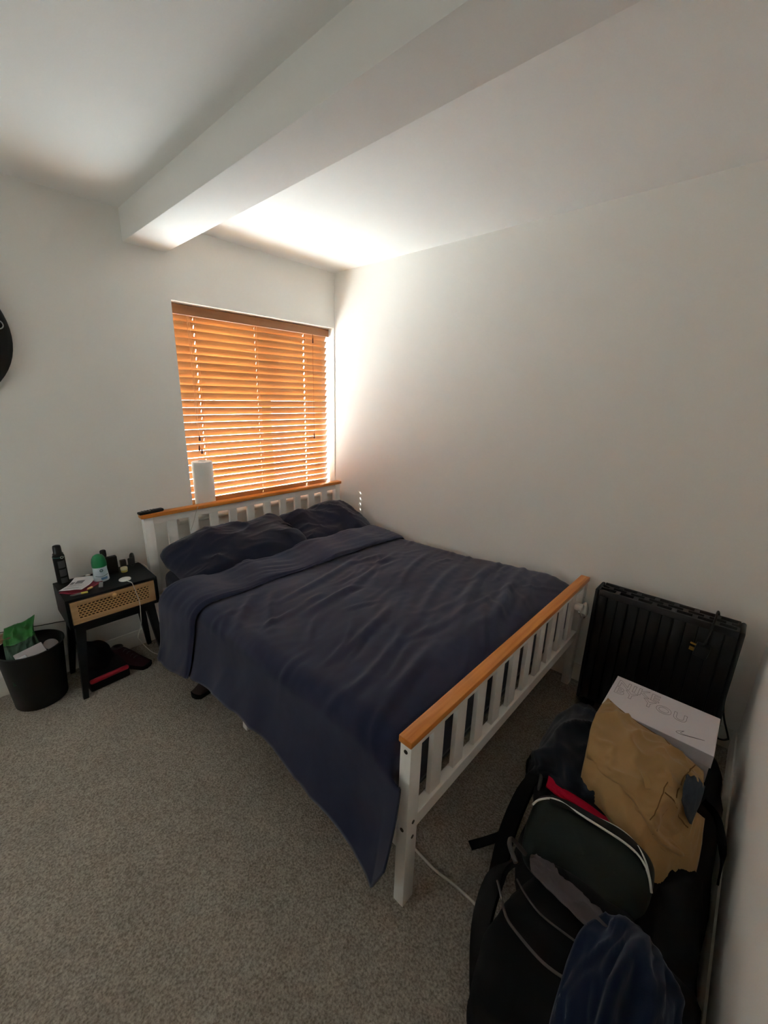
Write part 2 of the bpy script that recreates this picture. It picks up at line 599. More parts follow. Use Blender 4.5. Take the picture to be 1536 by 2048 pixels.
# skirting boards with a small moulded top
def skirting(name, p0, p1, nrm):
    prof = [(0, 0), (.015, 0), (.015, .07), (.012, .078), (.008, .086), (.006, .094), (0, .096)]
    vs, fs = [], []
    for p in (p0, p1):
        for d, z in prof:
            vs.append((p[0] + nrm[0] * d, p[1] + nrm[1] * d, z))
    k = len(prof)
    for i in range(k - 1):
        fs.append((i, i + 1, k + i + 1, k + i))
    fs += [tuple(range(k)), tuple(range(2 * k - 1, k - 1, -1))]
    struct(MB().add(vs, fs).build(name, 'gloss', smooth=30))
skirting('baseboard_back', (XL, 0), (0, 0), (0, -1))
skirting('baseboard_right', (0, -.016), (0, YF + .016), (-1, 0))
skirting('baseboard_front', (0, YF), (XL, YF), (0, 1))
skirting('baseboard_left', (XL, YF + .016), (XL, -.016), (1, 0))
# added eave, unseen outside, placed to keep high sun off the upper window
struct(MB().box((-4, .25, 2.22), (1, .74, 2.30)).build('sun_block_eave', 'outside'))

struct(MB().box((-30, .25, -.4), (30, 40, -.2)).build('ground_outside', 'outside'))

# ------------------------------------------------------------------ window
win = bpy.data.objects.new('window_1', None)
COL.objects.link(win)
win.location = (-.594, .2, .748)
win['_org'] = list(win.location)
win['_lv'] = 0
struct(win)
fy0, fy1 = .175, .235
f = MB()
f.rbox((WX0, fy0, WZ0), (WX0 + .055, fy1, WZ1), .006)
f.rbox((WX1 - .055, fy0, WZ0), (WX1, fy1, WZ1), .006)
f.rbox((WX0 + .055, fy0, WZ0), (WX1 - .055, fy1, WZ0 + .055), .006)
f.rbox((WX0 + .055, fy0, WZ1 - .055), (WX1 - .055, fy1, WZ1), .006)
f.build('window_frame', 'upvc', win, smooth=40)
MB().rbox((-.55, fy0, WZ0 + .055), (-.47, fy1, WZ1 - .055), .006).build('mullion', 'upvc', win, smooth=40)
MB().box((WX0 + .055, .203, WZ0 + .055), (-.55, .207, WZ1 - .055)).build('pane', 'glass', win)
MB().box((-.47, .203, WZ0 + .055), (WX1 - .055, .207, WZ1 - .055)).build('pane', 'glass', win)
# rounded window board poking out behind the headboard
s = MB()
prof = [(.10, .705), (-.022, .705), (-.034, .710), (-.040, .720), (-.042, .7265), (-.040, .734), (-.034, .743), (-.022, .748), (.10, .748)]
vs, fs = [], []
for x in (-1.285, -.002):
    vs += [(x, y if y < .05 else (.0 if False else y), z) for y, z in prof]
k = len(prof)
for i in range(k):
    fs.append((i, (i + 1) % k, k + (i + 1) % k, k + i))
fs += [tuple(range(k)), tuple(range(2 * k - 1, k - 1, -1))]
# the part beyond the recess stops at the wall face
s.add(vs, fs)
s.v = [(x, min(y, .0) if x < -1.2 else y, z) for x, y, z in s.v]
sill = MB()
vs, fs = [], []
for x in (-1.285, -1.181):
    vs += [(x, min(y, -.0005), z) for y, z in prof]
for i in range(k):
    fs.append((i, (i + 1) % k, k + (i + 1) % k, k + i))
fs += [tuple(range(k)), tuple(range(2 * k - 1, k - 1, -1))]
sill.add(vs, fs)
vs = []
for x in (-1.181, -.002):
    vs += [(x, y, z) for y, z in prof]
sill.add(vs, fs)
sill.box((WX0 + .001, .1, WZ0 - .001), (WX1 - .001, .175, WZ0))
sill.build('window_sill', 'gloss', win, smooth=40)

# added frosted window in the unseen left wall, there only for fill light
fill_win = bpy.data.objects.new('fill_window', None)
COL.objects.link(fill_win)
fill_win.location = (XL - .1, -.85, .65)
fill_win['_org'] = list(fill_win.location)
fill_win['_lv'] = 0
struct(fill_win)
f = MB()
for y0_, y1_, z0_, z1_ in ((-1.35, -1.30, .65, 1.75), (-.40, -.35, .65, 1.75), (-1.30, -.40, .65, .70), (-1.30, -.40, 1.70, 1.75)):
    f.rbox((XL - .15, y0_, z0_), (XL - .09, y1_, z1_), .005)
f.build('window_frame', 'upvc', fill_win, smooth=40)
MB().box((XL - .124, -1.30, .70), (XL - .118, -.40, 1.70)).build('fill_pane', 'fillpane', fill_win)

# ------------------------------------------------------------------ venetian blind
bl = thing('venetian_blind', (-.594, .085, .75), 'orange wooden venetian blind filling the window recess', 'blind')
SX0, SX1 = -1.166, -.021
BY = .086
MB().rbox((-1.176, .055, 1.925), (-.0125, .068, 1.979), .003).build('valance', 'valance', bl, smooth=40)
MB().rbox((-1.165, .069, 1.936), (-.021, .115, 1.976), .002).build('headrail', 'valance', bl)
HOLES = [-1.033, -.630, -.231]
def slat_mesh(tilt_deg, zc, sag=0.0):
    wd, th = .05, .003
    hy = .0095
    xs = [SX0]
    for h, hx in zip(HOLES, (.0020, .0010, .0042)):
        xs += [h - hx, h + hx]
    xs.append(SX1)
    ys = [-wd / 2, -hy, hy, wd / 2]
    vs, fs = [], []
    idx = {}
    t = math.radians(tilt_deg)
    for kz, zz in enumerate((-th / 2, th / 2)):
        for i, x in enumerate(xs):
            for j, y in enumerate(ys):
                zc2 = zz + (.0012 * (1 - (2 * y / wd) ** 2))
                # local y<0 is the room side; it is tilted up
                yy = y * math.cos(t) + zc2 * math.sin(t)
                z2 = -y * math.sin(t) + zc2 * math.cos(t)
                idx[(kz, i, j)] = len(vs)
                vs.append((x, BY + yy, zc + z2 + sag * math.sin(math.pi * (x - SX0) / (SX1 - SX0))))
    hole = lambda i, j: (i % 2 == 1) and j == 1
    n = len(xs)
    for i in range(n - 1):
        for j in range(3):
            if hole(i, j):
                continue
            fs.append((idx[1, i, j], idx[1, i + 1, j], idx[1, i + 1, j + 1], idx[1, i, j + 1]))
            fs.append((idx[0, i, j], idx[0, i, j + 1], idx[0, i + 1, j + 1], idx[0, i + 1, j]))
    def wall_(a, b):
        fs.append((idx[0, a[0], a[1]], idx[0, b[0], b[1]], idx[1, b[0], b[1]], idx[1, a[0], a[1]]))
    for i in range(n - 1):
        wall_((i, 0), (i + 1, 0))
        wall_((i + 1, 3), (i, 3))
        if i % 2 == 1:
            wall_((i, 1), (i, 2)); wall_((i, 2), (i + 1, 2)); wall_((i + 1, 2), (i + 1, 1)); wall_((i + 1, 1), (i, 1))
    for j in range(3):
        wall_((0, j + 1), (0, j))
        wall_((n - 1, j), (n - 1, j + 1))
    return MB().add(vs, fs)
PITCH = .0445
z = 1.915
k = 0
slat_z = []
while z > .80:
    rr = random.Random(k)
    slat_mesh(60 + rr.uniform(-.4, .4), z, rr.uniform(-.0006, .0002)).build('slat', 'slat', bl)
    slat_z.append(z)
    z -= PITCH
    k += 1
MB().rbox((SX0, BY - .02, .762), (SX1, BY + .02, .778), .004).build('bottom_rail', 'slat', bl, smooth=40)
for h in HOLES:
    for yy in (-.0235, .0235):
        c = MB()
        pts = []
        c.tube([(h + .008, BY + yy * .75, 1.936), (h + .008, BY + yy * .75, .775)], .0007, 5, 1)
        c.build('ladder_cord', 'cord', bl)
    MB().tube([(h + .0034, BY, 1.936), (h + .0034, BY, .775)], .0006, 5, 1).build('lift_cord', 'cord', bl)
# pull cords hanging in front of the slats
for x, z1 in ((-1.075, 1.20), (-1.067, 1.118), (-1.083, 1.14)):
    c = MB().tube([(x, .052, 1.926), (x + .002, .053, 1.6), (x, .053, z1 + .03)], .0011, 5, 4).build('pull_cord', 'cord', bl)
    MB().lathe([(.001, .034), (.004, .03), (.0055, .015), (.007, .004), (.005, 0)], (x, .053, z1), 10).build('cord_tassel', 'tassel', c, smooth=60)
for x, z1 in ((-.168, 1.865), (-.171, 1.165)):
    c = MB().tube([(x, .052, 1.926), (x, .053, z1 + .03)], .0009, 5, 1).build('pull_cord', 'tassel', bl)
    MB().lathe([(.001, .04), (.004, .035), (.0055, .018), (.0065, .004), (.005, 0)], (x, .053, z1), 10).build('cord_tassel', 'tassel', c, smooth=60)

# ------------------------------------------------------------------ bed frame
X0, X1 = -1.498, -.040
bed = thing('bed_frame', (-.77, -1.07, 0), 'white slatted double bed frame with orange pine top rails', 'bed')
YH0, YH1 = -.102, -.066
# headboard
MB().rbox((X0 - .012, -.110, .807), (X1 + .008, -.056, .829), .004).build('headboard_cap', 'pine', bed, smooth=40)
MB().rbox((X0 + .05, YH0 + .006, .766), (X1 - .05, YH1, .807), .002).build('headboard_rail', 'bedwhite', bed)
MB().rbox((X0 + .05, YH0 + .006, .30), (X1 - .05, YH1, .345), .002).build('headboard_rail', 'bedwhite', bed)
for x in (X0, X1 - .05):
    MB().rbox((x, YH0, 0), (x + .05, YH1 + .004, .807), .003).build('post', 'bedwhite', bed, smooth=40)
pit = (X1 - .05 - X0 - .05 + .052) / 11
sl = MB().rbox((X0 + .05 - .052 + pit, YH0 + .012, .345), (X0 + .05 + pit, YH1 - .004, .766), .002).build('slat', 'bedwhite', bed)
for i in range(1, 10):
    clone(sl, (pit * i, 0, 0), bed)
# footboard
YO, YI = -2.0475, -2.003
MB().rbox((X0 - .006, YO, .611), (X1 + .002, YI, .633), .003).build('footboard_cap', 'pine', bed, smooth=40)
MB().rbox((X0 + .05, YO + .012, .578), (X1 - .05, YI - .008, .611), .002).build('footboard_rail', 'bedwhite', bed)
MB().rbox((X0 + .05, YO + .006, .286), (X1 - .05, YI - .006, .334), .002).build('footboard_rail', 'bedwhite', bed)
for x in (X0, X1 - .05):
    MB().rbox((x, YO + .004, 0), (x + .05, YI - .002, .611), .003).build('leg', 'bedwhite', bed, smooth=40)
sl = MB().rbox((X0 + .05 - .056 + pit, YO + .015, .334), (X0 + .05 + pit, YI - .012, .578), .002).build('slat', 'bedwhite', bed)
for i in range(1, 10):
    clone(sl, (pit * i, 0, 0), bed)
# side rails, centre leg, slat base
for x in (X0 + .008, X1 - .033):
    MB().rbox((x, YI, .205), (x + .025, YH0, .335), .003).build('side_rail', 'bedwhite', bed, smooth=40)
MB().rbox((X0 + .02, -1.085, 0), (X0 + .055, -1.05, .27), .003).build('leg', 'bedwhite', bed, smooth=40)
for i in range(14):
    y = -.22 - i * .128
    MB().box((X0 + .034, y - .03, .262), (X1 - .034, y + .03, .28)).build('base_slat', 'pine', bed)
# bolt holes in the near post
rx = Matrix.Rotation(math.radians(90), 4, 'Y')
ry = Matrix.Rotation(math.radians(90), 4, 'X')
for z in (.586, .305):
    MB().lathe([(.0065, 0), (.0065, .0015)], (X0 - .0012, -2.026, z), 14, rx).build('bolt', 'bolt', bed, smooth=40)
for z in (.325, .268):
    MB().lathe([(.006, 0), (.006, .0015)], (X0 + .028, YO + .0042, z), 14, ry).build('bolt', 'bolt', bed, smooth=40)

# ------------------------------------------------------------------ mattress
MB().grid(superq((-.769, -1.055, .395), (1.40, 1.86, .23), .22, .12, 64, 24), close_u=False).build('mattress', 'navy2', smooth=180)
tag(bpy.data.objects['mattress'], 'navy sheeted mattress under the duvet on the bed', 'mattress')

# ------------------------------------------------------------------ duvet
def make_duvet():
    # arc positions: across (t) and along (s)
    NT, NS = 150, 190
    hem_y = [-2.06, -1.985, -1.93, -1.85, -1.70, -1.53, -1.285, -1.02, -.76, -.56, -.42]
    hem_z = [.30, .115, .165, .215, .25, .268, .262, .226, .195, .14, .13]
    top_y = [-2.0, -1.96, -1.85, -1.68, -1.39, -1.04, -.63, -.4]
    top_z = [.560, .580, .605, .592, .563, .543, .530, .525]
    # along profile: (y, lift)
    prof = [(-.815, .014), (-.80, .026), (-.74, .034), (-.66, .040), (-.58, .046), (-.535, .046), (-.508, .034), (-.505, .018),
            (-.52, .004), (-.56, 0)]
    body = [(y, 0) for y in np.linspace(-.60, -1.94, 64)]
    tail = [(-1.965, 0), (-1.978, 0), (-1.984, 0), (-1.986, 0), (-1.987, 0), (-1.988, 0), (-1.988, 0)]
    drop = [0] * (len(prof) + len(body)) + [.004, .012, .03, .07, .12, .17, .22]
    sl = np.array(prof + body + tail)
    s0 = np.linspace(0, 1, len(sl))
    # resample by index with smoothing
    s1 = np.concatenate([np.linspace(0, s0[len(prof) - 1], 50, endpoint=False),
                         np.linspace(s0[len(prof) - 1], s0[-8], 115, endpoint=False), np.linspace(s0[-8], 1, 25)])
    Y = np.interp(s1, s0, sl[:, 0])
    D = np.interp(s1, s0, sl[:, 1])
    DR = np.interp(s1, s0, drop)
    T = np.linspace(0, 1, NT)
    P = np.zeros((len(s1), NT, 3))
    side = np.zeros((len(s1), NT))
    for i in range(len(s1)):
        y = Y[i]
        zt = np.interp(-y, -np.array(top_y)[::-1][::1], np.array(top_z)[::-1]) if False else np.interp(y, top_y, top_z)
        yside = y + .085 * np.interp(y, [-.9, -.5], [0, 1])
        if i >= len(s1) - 25:
            fr = (i - (len(s1) - 25)) / 24
            yside = -1.94 - .095 * fr
        hz = np.interp(yside, hem_y, hem_z)
        r = .075
        pts = [(-.052, zt - .07), (-.058, zt - .03), (-.075, zt - .008), (-.11, zt)]
        for x in np.linspace(-.2, -1.40, 14):
            pts.append((x, zt - .012 * ((x + .75) / .65) ** 2 + .012))
        for a in np.linspace(10, 90, 8):
            a = math.radians(a)
            pts.append((-1.445 - (r + .005) * math.sin(a), zt - r - .0 + r * math.cos(a)))
        zb = zt - r
        for q in np.linspace(.1, 1, 14):
            pts.append((-1.525 - .018 * q - .04 * q * q, zb + (hz - zb) * q))
        pts = np.array(pts)
        sd = np.array([0] * 18 + list(np.linspace(.0, 1, 8)) + [1] * 14)
        tt = np.linspace(0, 1, len(pts))
        L = np.concatenate([[0], np.cumsum(np.hypot(*np.diff(pts, axis=0).T))])
        L /= L[-1]
        P[i, :, 0] = np.interp(T, L, pts[:, 0])
        P[i, :, 2] = np.interp(T, L, pts[:, 1])
        side[i] = np.interp(T, L, sd)
        P[i, :, 1] = y * (1 - side[i]) + yside * side[i]
        P[i, :, 2] -= DR[i] * (1 - side[i]) * (1 if True else 0)
    # keep the tail of the side panel in its own plane, hem slanting in
    N = normals(P)
    flip = np.sign(N[60, 60, 2])
    N = N * flip
    # stable outward direction: use the lower-layer normals for lift
    ref = np.zeros_like(P)
    ref[..., 2] = 1 - side
    ref[..., 0] = -side
    ref /= np.linalg.norm(ref, axis=-1, keepdims=True)
    lump = 1 + .5 * pnoise(np.cumsum(np.ones_like(T)) * .06, np.zeros_like(T) + 3.3, 21)
    P = P + ref * (D[:, None] * lump[None, :])[..., None]
    # wrinkles
    x, y, zz = P[..., 0], P[..., 1], P[..., 2]
    S = np.linspace(0, 1, len(s1))[:, None] * np.ones((1, NT)) * 2.0
    X = np.linspace(0, 1, NT)[None, :] * np.ones((len(s1), 1)) * 2.0
    flap = 1 - sstep(.20, .27, S / 2.0)
    # strokes live in (across arc metres, y) of the flattened duvet
    ax = X / 2 * 1.85
    ay = -Y[:, None] * np.ones((1, NT))
    big = pnoise(ax * 2.1, ay * 2.1, 14) * .012 + pnoise(ax * 4.5 + 5, ay * 4.5, 16) * .004
    cr = np.zeros_like(ax)
    rr = np.random.RandomState(5)
    strokes = [((.55, .86), (.85, .98), (1.15, 1.02), .010, .020), ((.35, 1.00), (.62, 1.06), (.95, 1.20), .008, .016),
               ((.75, 1.10), (.95, 1.22), (1.30, 1.22), .012, .022), ((.10, 1.55), (.50, 1.60), (.95, 1.84), .014, .026),
               ((.12, 1.72), (.45, 1.78), (.80, 1.93), .013, .022), ((.20, 1.40), (.60, 1.46), (1.0, 1.66), .010, .022),
               ((.90, 1.45), (1.15, 1.55), (1.42, 1.58), .011, .020), ((1.0, 1.62), (1.2, 1.72), (1.5, 1.78), .010, .018),
               ((1.02, 1.80), (1.25, 1.84), (1.5, 1.93), .010, .020), ((.15, 1.15), (.5, 1.2), (.8, 1.38), .008, .018),
               ((1.2, .92), (1.32, 1.02), (1.45, 1.25), .012, .022), ((1.28, .86), (1.40, .95), (1.52, 1.10), .011, .018)]
    for q in range(70):
        c0 = np.array([rr.uniform(.08, 1.55), rr.uniform(.84, 1.95)])
        an = rr.normal(.22, .30)
        ln = rr.uniform(.12, .45)
        dv = np.array([math.cos(an), math.sin(an)]) * ln / 2
        mid = c0 + np.array([-dv[1], dv[0]]) * rr.uniform(-.5, .5)
        strokes.append((c0 - dv, mid, c0 + dv, rr.uniform(.002, .0065), rr.uniform(.009, .018)))
    for p0, pm, p1, A, wd in strokes:
        p0, pm, p1 = map(np.array, (p0, pm, p1))
        ts = np.linspace(0, 1, 15)
        c = ((1 - ts) ** 2)[:, None] * p0 + (2 * ts * (1 - ts))[:, None] * pm + (ts ** 2)[:, None] * p1
        best = np.full(ax.shape, 1e9)
        tb = np.zeros(ax.shape)
        sg = np.zeros(ax.shape)
        for k_ in range(14):
            e = c[k_ + 1] - c[k_]
            L2 = e @ e
            dx_, dy_ = ax - c[k_, 0], ay - c[k_, 1]
            tt_ = np.clip((dx_ * e[0] + dy_ * e[1]) / L2, 0, 1)
            d2 = (dx_ - tt_ * e[0]) ** 2 + (dy_ - tt_ * e[1]) ** 2
            mk = d2 < best
            best = np.where(mk, d2, best)
            tb = np.where(mk, (k_ + tt_) / 14, tb)
            sg = np.where(mk, np.sign(e[0] * dy_ - e[1] * dx_), sg)
        d_ = np.sqrt(best)
        taper = np.sin(np.pi * np.clip(tb, 0, 1)) ** .7
        side_ = np.where(sg > 0, .6, 1.5)
        cr = cr + A * taper * (np.exp(-(d_ / (wd * side_)) ** 2) - .45 * np.exp(-((d_ - wd * 1.9) / (wd * 1.1)) ** 2))
    fine = (ridge(ax * 9.0, ay * 14.0, 17, 1.8) - .4) * .0012 + pnoise(ax * 22, ay * 22, 18) * .0006
    wf = (ridge(X * .9 + 2, S * 30.0 + pnoise(X * 2.2, S * 4, 23) * 1.3, 15, 1.7) - .4) * .008 * (.6 + .8 * pnoise(X * 3, S * 8, 24))
    wr = (cr + big) * (1 - flap) + (wf + big * .5) * flap + fine
    # side panel: long soft vertical folds instead
    sf = pnoise(y * 5.5 + 2, zz * 1.2, 31) * .016 + (ridge(y * 7 + zz * 3.5, zz * 1.5, 32) - .4) * .006
    hang = sstep(.55, 1.0, side)
    wr = wr * (1 - hang * .75) + sf * hang * sstep(.55, .2, zz)
    edge = sstep(0, .05, X / 2) * 1.0
    foot = 1 - .6 * sstep(.90, .97, S / 2)
    wr = wr * edge * foot
    wr = np.maximum(wr, -.010)
    P = P + ref * wr[..., None]
    # foot corner hangs to a point: slant the side panel edge
    return P
P = make_duvet()
duv = MB().grid(P).build('duvet', 'navy', smooth=180, solid=.006)
tag(duv, 'rumpled dark navy duvet spread over the bed with its top edge folded back', 'duvet')

# ------------------------------------------------------------------ pillows
def pillow(name, c, size, rot, seed, label, sag=.0):
    n = 56
    u = np.linspace(-1, 1, n)
    U, V = np.meshgrid(u, u, indexing='ij')
    # map the square to a rounded (squircle) outline
    rad = np.maximum(np.abs(U), np.abs(V))
    lp = (np.abs(U) ** 6 + np.abs(V) ** 6) ** (1 / 6)
    kf = np.where(lp > 1e-6, rad / np.maximum(lp, 1e-6), 1)
    Us, Vs = U * kf, V * kf
    th = np.clip(1 - rad ** 2.6, 0, 1) ** .5
    X = Us * size[0] / 2
    Y = Vs * size[1] / 2
    R = np.array(Euler(rot).to_matrix())
    def surf(sgn):
        wr = pnoise(U * 1.5 + seed, V * 1.2, seed + 2) * .045 + (ridge(U * 1.3 + 3 + sgn, V * 1.5 + U * .9, seed, 2.4) - .3) * .014 + (ridge(U * 2.6 + V, V * 3.0 - U, seed + 3, 2.6) - .25) * .006
        Z = sgn * (th * size[2] / 2 + wr * th ** .5)
        Z = Z + sag * U
        return np.stack([X, Y, Z], -1) @ R.T + np.array(c)
    mb = MB().grid(surf(1)).grid(surf(-1))
    o = mb.build(name, 'navy2', smooth=180)
    bm = bmesh.new()
    bm.from_mesh(o.data)
    bmesh.ops.remove_doubles(bm, verts=bm.verts[:], dist=.0015)
    bmesh.ops.recalc_face_normals(bm, faces=bm.faces[:])
    bm.to_mesh(o.data)
    bm.free()
    for p in o.data.polygons:
        p.use_smooth = True
    return tag(o, label, 'pillow', 'navy pillows against the headboard')
pl = pillow('pillow', (-1.06, -.335, .580), (.82, .45, .225), (math.radians(13), math.radians(-2), math.radians(2)), 51,
            'crumpled navy pillow on the bedside table side of the bed')
pr = pillow('pillow', (-.375, -.325, .580), (.66, .43, .20), (math.radians(17), math.radians(-1), math.radians(-3)), 61,
            'smooth navy pillow beside the bare right wall')
# open pillowcase mouth on the left pillow
net = [[(-.86, -.20, .655), (-.80, -.205, .664), (-.74, -.22, .662), (-.70, -.25, .648)],
       [(-.86, -.235, .675), (-.79, -.25, .684), (-.73, -.265, .676), (-.685, -.29, .655)],
       [(-.84, -.30, .667), (-.77, -.315, .672), (-.70, -.33, .655), (-.665, -.35, .622)]]
MB().grid(crumple(patch(net, 18, 18), .006, 2, 4, 71)).build('pillowcase_opening', 'navy2', pl, smooth=180, solid=.004)

# ------------------------------------------------------------------ things on the headboard and sill
rem = thing('remote_control', (-1.45, -.083, .829), 'slim black remote control lying on the headboard end', 'remote')
mt = Matrix.Translation((-1.45, -.083, .838)) @ Matrix.Rotation(math.radians(8), 4, 'Z')
MB().rbox((-.068, -.018, -.0085), (.068, .018, .0085), .007, 3, mt).build('body', 'blackplastic', rem, smooth=50)
b = MB()
for i in range(5):
    for j in range(3):
        b.lathe([(.0035, 0), (.003, .0015)], tuple(mt @ Vector((-.045 + i * .016, -.009 + j * .009, .0083))), 8)
b.build('buttons', 'mattblack', rem)
MB().lathe([(.006, 0), (.005, .0015)], tuple(mt @ Vector((-.012, -.012, .0086))), 12).build('dial_button', 'silver', rem)

rl = thing('paper_roll', (-1.098, .0, .748), 'tall white embossed paper roll standing on the window sill', 'paper roll')
MB().lathe([(.018, 0), (.060, 0), (.0615, .004), (.0615, .325), (.059, .331), (.022, .331)], (-1.098, -.001, .749), 40).build('paper', 'rollpaper', rl, smooth=50)
MB().lathe([(.022, .20), (.022, .334), (.019, .334), (.019, .20)], (-1.098, -.001, .749), 24).build('core', 'white', rl, smooth=50)

MB().tube([(-1.165, -.04, .752), (-1.19, -.075, .80), (-1.196, -.113, .826), (-1.21, -.116, .80), (-1.235, -.116, .73), (-1.262, -.112, .66), (-1.28, -.108, .57), (-1.285, -.11, .47)],
          .0016, 6, 6).build('charging_cable', 'wire', smooth=60)
tag(bpy.data.objects['charging_cable'], 'thin white cable hanging over the headboard beside the paper roll', 'cable')

# ------------------------------------------------------------------ round black thing on the wall at the left edge
dk = thing('round_wall_disc', (-2.19, -.03, 1.42), 'large round black disc on the wall cut off by the left photo edge', 'wall disc')
rot = Matrix.Rotation(math.radians(90), 4, 'X')
MB().lathe([(.29, 0), (.30, .012), (.298, .03), (.28, .045), (.22, .056), (.10, .062), (0, .063)], (-2.19, -.001, 1.715), 64, rot).build('disc', 'mattblack', dk, smooth=60)
t = MB()
t.tube([(-1.932 + .017 * math.cos(a), -.049, 1.757 + .017 * math.sin(a)) for a in np.linspace(0, 2 * math.pi, 24)], .0022, 6, 1)
t.build('ring_mark', 'silver', dk, smooth=60)

# ------------------------------------------------------------------ bedside table
nx0, nx1, ny0, ny1, nz0, nz1 = -1.934, -1.531, -.302, -.028, .382, .535
ns = thing('bedside_table', (-1.7325, -.165, 0), 'black bedside table with woven cane drawer front and splayed legs', 'bedside table')
MB().rbox((nx0, ny0, nz1 - .014), (nx1, ny1, nz1), .002).build('top', 'black', ns)
MB().rbox((nx0, ny0, nz0), (nx0 + .013, ny1, nz1 - .014), .001).build('side_panel', 'black', ns)
MB().rbox((nx1 - .013, ny0, nz0), (nx1, ny1, nz1 - .014), .001).build('side_panel', 'black', ns)
MB().rbox((nx0 + .013, ny0, nz0), (nx1 - .013, ny1, nz0 + .013), .001).build('bottom_panel', 'black', ns)
MB().box((nx0 + .013, ny1 - .01, nz0 + .013), (nx1 - .013, ny1, nz1 - .014)).build('back_panel', 'black', ns)
dx0, dx1, dz0, dz1 = nx0 + .016, nx1 - .016, nz0 + .017, nz1 - .018
dr = MB().box((dx0 + .026, ny0 + .013, dz0 + .02), (dx1 - .026, ny0 + .018, dz1 - .02)).build('drawer', 'cavity', ns)
fr = MB()
fr.rbox((dx0, ny0 + .002, dz0), (dx0 + .028, ny0 + .018, dz1), .0015)
fr.rbox((dx1 - .028, ny0 + .002, dz0), (dx1, ny0 + .018, dz1), .0015)
fr.rbox((dx0 + .028, ny0 + .002, dz0), (dx1 - .028, ny0 + .018, dz0 + .023), .0015)
fr.rbox((dx0 + .028, ny0 + .002, dz1 - .023), (dx1 - .028, ny0 + .018, dz1), .0015)
fr.build('drawer_frame', 'drawer', dr)
cn = MB()
cx0, cx1, cz0, cz1 = dx0 + .028, dx1 - .028, dz0 + .023, dz1 - .023
yc = ny0 + .009
NC, NR = 19, 6
px, pz = (cx1 - cx0) / NC, (cz1 - cz0) / NR
for j in range(NR + 1):
    z = cz0 + j * pz
    cn.box((cx0, yc - .0016, z - .0027), (cx1, yc - .0004, z + .0027))
    if j == NR:
        break
    for i in range(NC + 1):
        x = cx0 + (i + (.5 if j % 2 else 0)) * px
        if x > cx1:
            continue
        dl = .0022 if j % 2 else -.0022
        cn.add([(x - .0033 - dl, yc - .0008, z + .002), (x + .0033 - dl, yc - .0008, z + .002), (x + .0033 + dl, yc - .0008, z + pz - .002), (x - .0033 + dl, yc - .0008, z + pz - .002)], [(0, 1, 2, 3)])
cn.build('cane_panel', 'cane', dr)
MB().lathe([(.006, 0), (.006, .008), (.011, .012), (.012, .018), (.009, .023), (0, .024)], ((dx0 + dx1) / 2 - .005, ny0 + .003, dz1 - .013), 18, rot).build('knob', 'woodpale', dr, smooth=60)
for sx in (-1, 1):
    for sy in (-1, 1):
        xt = nx0 + .045 if sx < 0 else nx1 - .045
        yt = ny0 + .04 if sy < 0 else ny1 - .045
        xb = nx0 + .004 if sx < 0 else nx1 - .012
        yb = ny0 - .012 if sy < 0 else ny1 - .006
        vs = []
        for (x, y, z, h) in ((xb, yb, 0, .011), (xt, yt, nz0, .021)):
            vs += [(x - h, y - h, z), (x + h, y - h, z), (x + h, y + h, z), (x - h, y + h, z)]
        MB().add(vs, [(0, 3, 2, 1), (4, 5, 6, 7), (0, 1, 5, 4), (1, 2, 6, 5), (2, 3, 7, 6), (3, 0, 4, 7)]).build('leg', 'black', ns)
for y in (ny0 + .028, ny1 - .035):
    MB().box((nx0 + .05, y - .01, nz0 - .035), (nx1 - .05, y + .01, nz0)).build('leg_brace', 'black', ns)

TZ = nz1
# spray can
c0 = (-1.893, -.062, TZ)
sc = thing('spray_can', c0, 'tall black aerosol can at the wall end of the bedside table', 'spray can')
MB().lathe([(.022, 0), (.025, .003), (.025, .148), (.0225, .156), (.021, .158)], c0, 28).build('can', 'mattblack', sc, smooth=50)
MB().lathe([(.0215, .158), (.0225, .162), (.018, .168), (.0175, .196), (.0155, .204), (.008, .207), (0, .207)], c0, 28).build('cap', 'blackplastic', sc, smooth=50)
MB().lathe([(.0252, .143), (.0255, .144), (.0255, .148), (.0252, .149)], c0, 28).build('green_band', 'ring', sc, smooth=50)
lb = MB()
for z0_, z1_ in ((.09, .128), (.045, .082), (.008, .036)):
    a = np.linspace(math.radians(-115), math.radians(-45), 8)
    vs = [(c0[0] + .0254 * math.cos(q), c0[1] + .0254 * math.sin(q), TZ + zz) for zz in (z0_, z1_) for q in a]
    lb.add(vs, [(i, i + 1, 8 + i + 1, 8 + i) for i in range(7)])
lb.build('label_print', 'greylabel', sc, smooth=60)
MB().tube([(c0[0] + .010 + .006 * math.cos(q), c0[1] - .0248, TZ + .146 + .006 * math.sin(q)) for q in np.linspace(0, 2 * math.pi, 16)], .0012, 5, 1).build('round_badge', 'white', sc)

